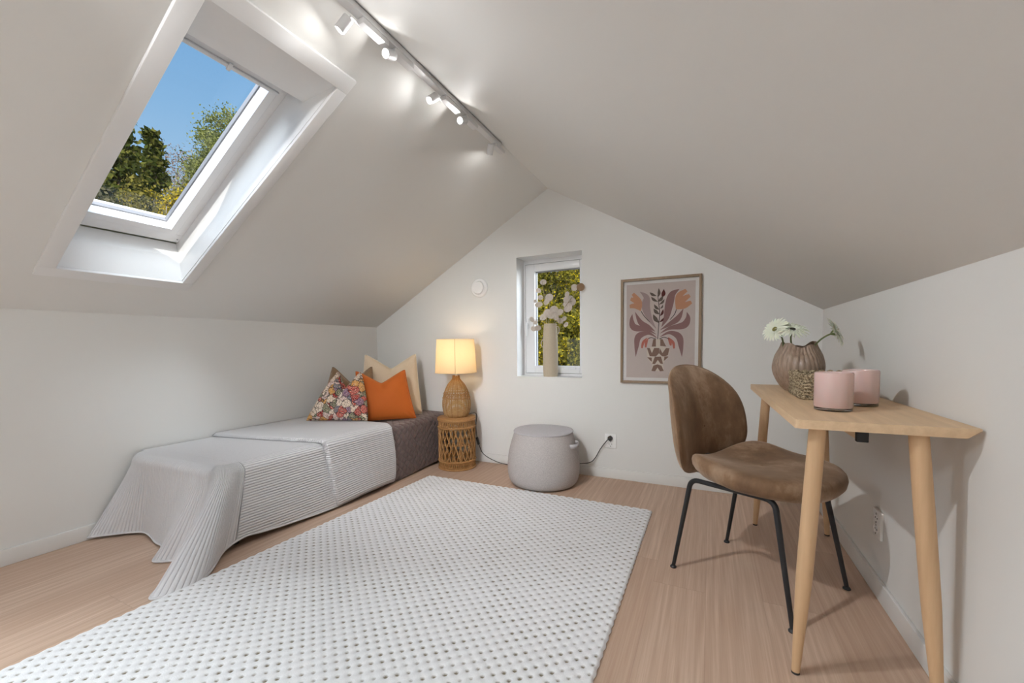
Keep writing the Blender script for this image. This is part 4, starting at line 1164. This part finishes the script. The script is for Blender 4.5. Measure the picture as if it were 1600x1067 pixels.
for (c_, lab) in (((.342, 1.543), 'pink glass candle holder nearer the viewer, overlapping the other one'), ((.447, 1.700), 'pink glass candle holder further back, nearer the right wall')):
    cd = empty('candle_holder', (c_[0], c_[1], HT), lab, 'candle holder', 'pink glass candle holders on the desk')
    mb = MB(); mb.lathe([(.0465, .010), (.0485, .014), (.0485, .111), (.0472, .115), (.0450, .116), (.0430, .113), (.0430, .030), (.020, .026)], (c_[0], c_[1], HT), 56); mb.build('glass_cup', M['pink'], cd)
    mb = MB(); mb.lathe([(.0440, 0), (.0470, .002), (.0470, .0085), (.0455, .0098)], (c_[0], c_[1], HT + .0002), 56); mb.build('clear_foot', M['clear'], cd)
    mb = MB(); mb.lathe([(.0425, .031), (.0425, .078), (.010, .079)], (c_[0], c_[1], HT), 40); mb.build('candle', M['wax'], cd)

# ------------------------------------------------------------------ tall vase on the window sill with dried sprays
ux, uy, uz = -1.103, B + .062, WZ0
tv = empty('tall_vase', (ux, uy, uz), 'tall slender sand coloured vase with small ear handles on the window sill', 'vase')
mb = MB(); pv2 = spline([(.050, 0), (.0545, .01), (.058, .10), (.058, .22), (.054, .34), (.049, .395), (.0475, .405)], 40)
mb.lathe([(p[0], p[1]) for p in pv2] + [(.044, .404), (.044, .20), (.03, .15)], (ux, uy, uz), 40); mb.build('vase_body', M['stone'], tv)
for sg, z_ in ((-1, .255), (1, .355)):
    mb = MB(); mb.tube([(ux + sg * (.054 + .020 * sin(a)), uy - .004, uz + z_ - .030 * cos(a)) for a in np.linspace(.05, pi - .05, 14)], .0042, 8); mb.build('handle', M['stone'], tv)
pods = [[(243, 295, 1.0), (190, 352, .9), (215, 408, .9), (160, 430, .6), (215, 465, 1.1)],
        [(265, 440, 1.2), (300, 415, 1.2), (290, 530, 1.3), (320, 550, 1.2), (345, 510, 1.2)],
        [(230, 555, 1.3), (160, 575, 1.0), (195, 600, .8), (160, 645, .9), (190, 640, 1.0)],
        [(385, 530, 1.3), (415, 462, 1.1), (440, 400, .9), (460, 430, 1.0), (440, 440, 1.2), (490, 345, 1.0)],
        [(455, 500, 1.3), (480, 455, 1.2), (520, 370, .9), (568, 364, 1.1)],
        [(375, 590, 1.0), (420, 620, .9), (355, 560, 1.2), (405, 575, .9)]]
labs = ['dried spray of round white pods reaching highest at the left of the tall vase', 'dried spray of round white pods bunched at the mouth of the tall vase', 'dried spray of round white pods drooping to the left of the tall vase',
        'dried spray of round white pods rising at the right of the tall vase', 'dried spray with a tan pod reaching past the right edge of the window', 'dried spray of round white pods drooping to the right of the tall vase']
def wp(cx_, cy_):      # crop position -> wall point
    u = (cx_ - 232) / (350 - 232); return (lerp(-1.160, -1.046, u), lerp(1.119, .722, (cy_ - 610) / (1005 - 610)))
for bi, (ps, lab) in enumerate(zip(pods, labs)):
    br = empty('dried_spray', (ux, uy, uz + .39), lab, 'dried flower', 'dried sprays in the tall vase')
    q0 = Vector((ux + (bi - 2.5) * .010, uy, uz + .36))
    far = max(ps, key=lambda p: math.hypot(p[0] - 290, p[1] - 620)); fx, fz = wp(far[0], far[1]); fy = uy + random.uniform(-.05, -.01)
    fy = B - .035 if fx > -.90 else fy; tip = Vector((fx, fy, fz)); ctl = q0.lerp(tip, .45) + Vector((0, 0, .05))
    main = [q0.lerp(ctl, u).lerp(ctl.lerp(tip, u), u) for u in np.linspace(0, 1, 16)]
    mb = MB(); mb.tube(main, [.0022 - .0012 * i / 15 for i in range(16)], 6)
    pc = []
    for (a, b, sc) in ps:
        x_, z_ = wp(a, b); p = Vector((x_, uy + random.uniform(-.07, .015), z_))
        if x_ > -.90: p.y = B - .035
        near = min(main, key=lambda m_: (m_ - p).length + .5 * max(0, m_.z - p.z)); mb.tube([near, near.lerp(p, .5) + Vector((0, 0, .006)), p], .0011, 5); pc.append((p, sc))
    mb.build('stem', M['drystem'], br)
    for (p, sc) in pc:
        r_ = .026 * sc * random.uniform(.9, 1.1)
        nn_ = Vector((random.uniform(-.6, .6), -1, random.uniform(-.5, .5))).normalized(); q = nn_.to_track_quat('Z', 'Y').to_matrix().to_4x4() @ Matrix.Diagonal((1, random.uniform(.8, 1), 1, 1))
        mb = MB(); mb.lathe([(.001, .0016), (r_ * .6, .0012 + .002), (r_ * .92, .001), (r_, .0), (r_ * .92, -.001), (.001, -.0014)], p, 18, q)
        o = mb.build('seed_pod', M['podbrown'] if (bi == 4 and p.x > -.86) else M['pod'], br)
        if bi == 4 and p.x > -.86: o['label'] = 'tan seed pod'


# ------------------------------------------------------------------ outside: ground and trees
GZ = -2.9
def grass():
    t = NT('meadow'); o = t.obj(); n = t.noise(o, 3, 4, .6)
    return t.prin(t.mix(n, srgb(96, 100, 52), srgb(150, 140, 84)), .9, Specular_IOR_Level=.1)
mb = MB(); mb.add([(-60, -30, GZ), (30, -30, GZ), (30, 60, GZ), (-60, 60, GZ)], [(0, 1, 2, 3)])
struct(mb.build('ground', grass(), loc=(0, 0, GZ), smooth=False), 'meadow ground outside the house', 'ground')

def leafmat(name, cols, transl=.35):
    t = NT(name); g = t.n('ShaderNodeNewGeometry').outputs['Random Per Island']
    c = t.ramp(g, [(i / (len(cols) - 1), q) for i, q in enumerate(cols)])
    df = t.n('ShaderNodeBsdfDiffuse'); t.set(df.inputs[0], c); tl = t.n('ShaderNodeBsdfTranslucent'); t.set(tl.inputs[0], c)
    mx = t.n('ShaderNodeMixShader'); mx.inputs[0].default_value = transl
    t.t.links.new(df.outputs[0], mx.inputs[1]); t.t.links.new(tl.outputs[0], mx.inputs[2]); t.t.links.new(mx.outputs[0], t.out.inputs[0])
    return t.mat
LM = {
    'conifer': leafmat('spruce needles', [srgb(58, 70, 30), srgb(92, 98, 44), srgb(128, 124, 60)], .15),
    'birch': leafmat('birch leaves', [srgb(120, 128, 64), srgb(152, 156, 86), srgb(182, 182, 112)]),
    'olive': leafmat('spring shrub leaves', [srgb(104, 98, 48), srgb(146, 136, 62), srgb(176, 162, 84)]),
    'yellow': leafmat('yellow blossom', [srgb(206, 178, 22), srgb(232, 206, 40), srgb(222, 190, 60)]),
    'green': leafmat('shrub leaves', [srgb(84, 82, 34), srgb(136, 128, 50), srgb(186, 172, 72)]),
    'bare': leafmat('bare buds', [srgb(150, 124, 110), srgb(176, 150, 134), srgb(196, 172, 156)]),
    'grey': leafmat('greyish shrub leaves', [srgb(104, 100, 66), srgb(136, 128, 88), srgb(164, 152, 112)]),
}
M['bark'] = plain('bark', srgb(118, 100, 84), .9, .3, 12)
M['barkpale'] = plain('pale bark', srgb(190, 178, 160), .9, .25, 8)
def quads(name, C, size, mat, parent, asp=1.6, nrm=None):
    """leaf cards: one quad per leaf centre, random tilt"""
    n = len(C); a = rng.normal(size=(n, 3)); a /= np.linalg.norm(a, axis=1)[:, None]
    if nrm is not None: a = nrm / np.linalg.norm(nrm, axis=1)[:, None]
    b = rng.normal(size=(n, 3)); b -= (b * a).sum(1)[:, None] * a; b /= np.linalg.norm(b, axis=1)[:, None]
    c = np.cross(a, b); sz = (size * rng.uniform(.6, 1.3, n))[:, None]
    u = a * sz * asp / 2; w = b * sz / 2
    V = np.stack([C - u, C - u * .1 + w, C + u, C - u * .1 - w], 1).reshape(-1, 3) - np.array(ORG[parent.name])
    me = bpy.data.meshes.new(name); me.from_pydata(V.tolist(), [], np.arange(4 * n).reshape(n, 4).tolist()); me.materials.append(mat); me.update()
    o = bpy.data.objects.new(name, me); COL.objects.link(o); o.parent = parent; ORG[o.name] = ORG[parent.name]
    return o
def tree(name, label, x, y, htop, crown_r, crown_base, kind, nleaf, size, nclump=60, bark='bark', yellow=0, thick=.14, group=None, multi=1):
    root = empty(name, (x, y, GZ), label, 'tree' if 'tree' in name or kind in ('conifer', 'birch') else 'shrub', group)
    base = np.array([x, y, GZ]); cc = np.array([x, y, (crown_base + htop) / 2]); ch_ = (htop - crown_base) / 2
    # clump centres in an egg shaped crown
    P = []
    while len(P) < nclump:
        q = rng.uniform(-1, 1, 3)
        if q @ q > 1: continue
        tap = 1 - .45 * max(0, q[2]); P.append(cc + np.array([q[0] * crown_r * tap, q[1] * crown_r * tap, q[2] * ch_]))
    P = np.array(P)
    mb = MB()
    for m_ in range(multi):
        bx = base + np.array([rng.uniform(-.3, .3), rng.uniform(-.3, .3), 0]) * (multi > 1)
        top_ = cc + np.array([rng.uniform(-.2, .2), rng.uniform(-.2, .2), ch_ * .75])
        mb.tube([tuple(lerp(bx, top_, u) + np.array([.08 * sin(5 * u + m_), .08 * cos(4 * u), 0])) for u in np.linspace(0, 1, 10)], [thick * (1 - .85 * u) for u in np.linspace(0, 1, 10)], 8)
    for p in P[:45]:
        h_ = rng.uniform(.25, .75); s_ = lerp(base, cc + np.array([0, 0, ch_ * .7]), h_); s_[2] = min(s_[2], p[2] - .1)
        mid = lerp(s_, p, .5) + np.array([0, 0, .12]); mb.tube([tuple(s_), tuple(mid), tuple(p)], [thick * .28, thick * .18, thick * .06], 5)
    mb.build('trunk', M[bark], root)
    k = rng.integers(0, nclump, nleaf); sg = crown_r * .16
    C = P[k] + rng.normal(0, 1, (nleaf, 3)) * np.array([sg, sg, sg * .8]) * rng.uniform(.5, 1.1, (nleaf, 1))
    quads('foliage', C, size, LM[kind], root)
    if yellow:
        k = rng.integers(0, max(1, int(nclump * .45)), yellow); C = P[k] + rng.normal(0, 1, (yellow, 3)) * sg * .75
        quads('blossom', C, size * .8, LM['yellow'], root, 1.0)
    return root
def conifer(label, x, y, htop, rad, kind, per=46):
    root = empty('spruce_tree', (x, y, GZ), label, 'tree', 'trees beyond the roof window')
    mb = MB(); mb.tube([(x, y, GZ), (x + .1, y, (GZ + htop) / 2), (x, y, htop)], [.22, .14, .02], 8)
    C = []; A = []
    zz = GZ + 1.2
    while zz < htop - .15:
        f_ = (htop - zz) / (htop - GZ); R_ = rad * (f_ ** .8) * rng.uniform(.75, 1.15)
        nb = int(7 + 5 * f_)
        for b in range(nb):
            a = rng.uniform(0, 2 * pi); Rb = R_ * rng.uniform(.6, 1.1); dr = rng.uniform(.05, .25)
            tipz = zz - dr * Rb + .12 * Rb
            mb.tube([(x, y, zz), (x + .5 * Rb * cos(a), y + .5 * Rb * sin(a), zz - dr * Rb * .6), (x + Rb * cos(a), y + Rb * sin(a), tipz)], [.03, .02, .006], 4)
            m_ = int(per * max(Rb, .3))
            u = rng.uniform(.12, 1.02, m_)
            px_ = np.stack([x + u * Rb * cos(a), y + u * Rb * sin(a), zz - dr * Rb * u + .1 * Rb * u * u], 1)
            C.append(px_ + rng.normal(0, 1, (m_, 3)) * np.array([.10, .10, .07]) * (1.3 - .5 * u)[:, None] - np.array([0, 0, .06]))
        zz += rng.uniform(.22, .34)
    mb.build('trunk', M['bark'], root)
    quads('needles', np.concatenate(C), .11, LM[kind], root, 1.9)
    return root
def pol(az, D): return D * cos(R(az)), D * sin(R(az))
# seen through the roof window
x_, y_ = pol(158.9, 17.5); conifer('dark green spruce at the left of the roof window view', x_, y_, .945 + 17.5 * math.tan(R(24.6)), 2.6, 'conifer', 120)
x_, y_ = pol(156.2, 20.0); conifer('dark green spruce with ragged top beside the bare tree in the roof window view', x_, y_, .945 + 20 * math.tan(R(21.8)), 2.3, 'conifer', 120)
x_, y_ = pol(162.5, 16.0); conifer('dark green spruce partly hidden by the roof window frame', x_, y_, .945 + 16 * math.tan(R(22.0)), 2.6, 'conifer', 110)
x_, y_ = pol(149.9, 17.0); tree('birch_tree', 'pale green birch tree at the right of the roof window view', x_, y_, .945 + 17 * math.tan(R(25.2)), 1.35, 1.4, 'birch', 46000, .055, 240, 'barkpale', 0, .10, 'trees beyond the roof window')
x_, y_ = pol(152.0, 18.5); tree('birch_tree', 'lower pale green birch tree behind the taller one in the roof window view', x_, y_, .945 + 18.5 * math.tan(R(21.6)), 1.1, 1.2, 'birch', 30000, .06, 160, 'barkpale', 0, .10, 'trees beyond the roof window')
x_, y_ = pol(154.2, 27.0); tree('bare_tree', 'leafless pinkish brown tree in the gap between spruce and birch', x_, y_, .945 + 27 * math.tan(R(20.4)), 2.3, 3.0, 'bare', 16000, .055, 200, 'barkpale', 0, .14, 'trees beyond the roof window')
x_, y_ = pol(154.6, 12.0); tree('flowering_shrub', 'bright yellow flowering shrub at the bottom right of the roof window view', x_, y_, .945 + 12 * math.tan(R(16.6)), .85, 1.0, 'olive', 9000, .05, 90, 'barkpale', 11000, .05, 'trees beyond the roof window', 3)
x_, y_ = pol(152.4, 14.5); tree('olive_tree', 'olive green young tree below the birch in the roof window view', x_, y_, .945 + 14.5 * math.tan(R(18.4)), 1.0, 1.0, 'olive', 18000, .05, 90, 'barkpale', 900, .06, 'trees beyond the roof window', 2)
x_, y_ = pol(157.3, 13.0); tree('young_tree', 'thin young tree with pale trunk and yellowish leaves in the roof window view', x_, y_, .945 + 13 * math.tan(R(17.2)), .75, .8, 'olive', 10000, .05, 80, 'barkpale', 1500, .05, 'trees beyond the roof window')
x_, y_ = pol(161.2, 12.5); tree('grey_shrub', 'grey green shrub at the lower left corner of the roof window view', x_, y_, .945 + 12.5 * math.tan(R(16.2)), 1.15, .6, 'grey', 16000, .05, 90, 'barkpale', 0, .05, 'trees beyond the roof window', 4)
# seen through the gable window
for (az, D, el, r_, cb, kind, nl, sz, ye, lab) in (
        (113.5, 8.5, 8, 1.10, -1.6, 'green', 13000, .055, 4200, 'yellow flowering green shrub at the left of the gable window view'),
        (107.0, 8.0, 4, 1.00, -1.8, 'green', 13000, .055, 4800, 'yellow flowering green shrub at the right of the gable window view'),
        (110.3, 10.5, 12.0, 1.30, -1.0, 'green', 18000, .05, 4500, 'taller leafy tree with yellow blossom filling the middle of the gable window view'),
        (105.0, 11.5, 13, 1.45, -.6, 'green', 18000, .055, 3800, 'taller leafy tree with yellow blossom at the right of the gable window view'),
        (116.5, 12.0, 14, 1.5, -.6, 'green', 15000, .055, 2000, 'leafy tree with yellow blossom at the far left of the gable window view'),
        (104.8, 7.2, 1.0, .95, -2.4, 'green', 12000, .05, 3000, 'low yellow flowering shrub at the lower right of the gable window view'),
        (110.0, 15.0, 17, 2.6, -1.5, 'grey', 22000, .085, 0, 'tall olive grey tree behind the flowering trees in the gable window view')):
    x_, y_ = pol(az, D)
    tree('flowering_shrub' if D < 9 else 'leafy_tree', lab, x_, y_, .945 + D * math.tan(R(el)), r_, cb, kind, nl, sz, 90, 'bark', ye, .10, 'trees beyond the gable window', 2 if D < 9 else 1)

# ------------------------------------------------------------------ daylight and added fill lamps
w = bpy.data.worlds.new('sky'); scn.world = w; w.use_nodes = True; nt = w.node_tree; nt.nodes.clear()
tc = nt.nodes.new('ShaderNodeTexCoord'); sp = nt.nodes.new('ShaderNodeSeparateXYZ'); nt.links.new(tc.outputs['Generated'], sp.inputs[0])
rp_ = nt.nodes.new('ShaderNodeValToRGB'); nt.links.new(sp.outputs[2], rp_.inputs[0])
els = rp_.color_ramp.elements
while len(els) < 5: els.new(.5)
for q, (p, c) in zip(els, ((.0, (.50, .62, .74, 1)), (.30, (.36, .57, .80, 1)), (.42, (.255, .48, .76, 1)), (.52, (.20, .42, .72, 1)), (1.0, (.16, .34, .66, 1)))): q.position = p; q.color = c
bg = nt.nodes.new('ShaderNodeBackground'); bg.inputs[1].default_value = 1.0; nt.links.new(rp_.outputs[0], bg.inputs[0])
wo = nt.nodes.new('ShaderNodeOutputWorld'); nt.links.new(bg.outputs[0], wo.inputs[0])
sl_ = bpy.data.lights.new('sun', 'SUN'); sl_.energy = 4.6; sl_.color = (1, .95, .86); sl_.angle = .01
so = bpy.data.objects.new('sun', sl_); COL.objects.link(so); so.rotation_euler = Vector((-.62, .48, -.62)).to_track_quat('-Z', 'Y').to_euler(); so.location = (5, -5, 8)
# added lamps in place of sky light, outside the unseen windows and the roof window
area('fill_gable', ((FX0 + FX1) / 2, YF - .32, (FZ0 + FZ1) / 2), (.25, 1, .18), 1.25, .9, FILL_G, (.88, .95, 1))
cs = SL(1.0, .3, .965)
area('fill_roof', cs + Vector((.75, -.55, 1.25)), Vector((-.75, .55, -1.25)), 1.1, 1.1, FILL_R, (.86, .94, 1))
area('fill_roof_rear', SL(1.02, .42, -.55), SL(0, 0, 0) - SL(0, 1, 0), 1.1, .55, FILL_R2, (.86, .94, 1))

area('fill_gable_window', (.05, B + .95, 1.70), (-1.15, -.86, -.50), .9, .9, FILL_W, (.88, .95, 1))  # added lamp off to the side, brightens the small window's reveal

# ------------------------------------------------------------------ camera
F_, YAW, PIT, ROL = 637.268, .4512, -.0554, -.0106
cy_, sy_ = cos(YAW), sin(YAW); cp, spi = cos(PIT), sin(PIT)
fwd = Vector((-sy_ * cp, cy_ * cp, spi)); rgt = Vector((cy_, sy_, 0)); upv = rgt.cross(fwd)
r2 = cos(ROL) * rgt + sin(ROL) * upv; u2 = cos(ROL) * upv - sin(ROL) * rgt
cd = bpy.data.cameras.new('camera'); cam = bpy.data.objects.new('camera', cd); COL.objects.link(cam)
cam.matrix_world = Matrix(((r2.x, u2.x, -fwd.x, 0), (r2.y, u2.y, -fwd.y, 0), (r2.z, u2.z, -fwd.z, S), (0, 0, 0, 1)))
cd.sensor_width = 36; cd.lens = F_ / 1600 * 36; cd.shift_y = 43.8226 / 1600; cd.clip_start = .02; cd.clip_end = 200
scn.camera = cam
vs_ = scn.view_settings
vs_.view_transform = 'Standard'; vs_.look = 'None'; vs_.gamma = 1; vs_.exposure = EXPO; vs_.use_curve_mapping = False
scn.cycles.use_denoising = True
scn.cycles.max_bounces = 10; scn.cycles.diffuse_bounces = 6; scn.cycles.transparent_max_bounces = 12
scn.cycles.caustics_reflective = False; scn.cycles.caustics_refractive = False
scn.cycles.sample_clamp_indirect = 4
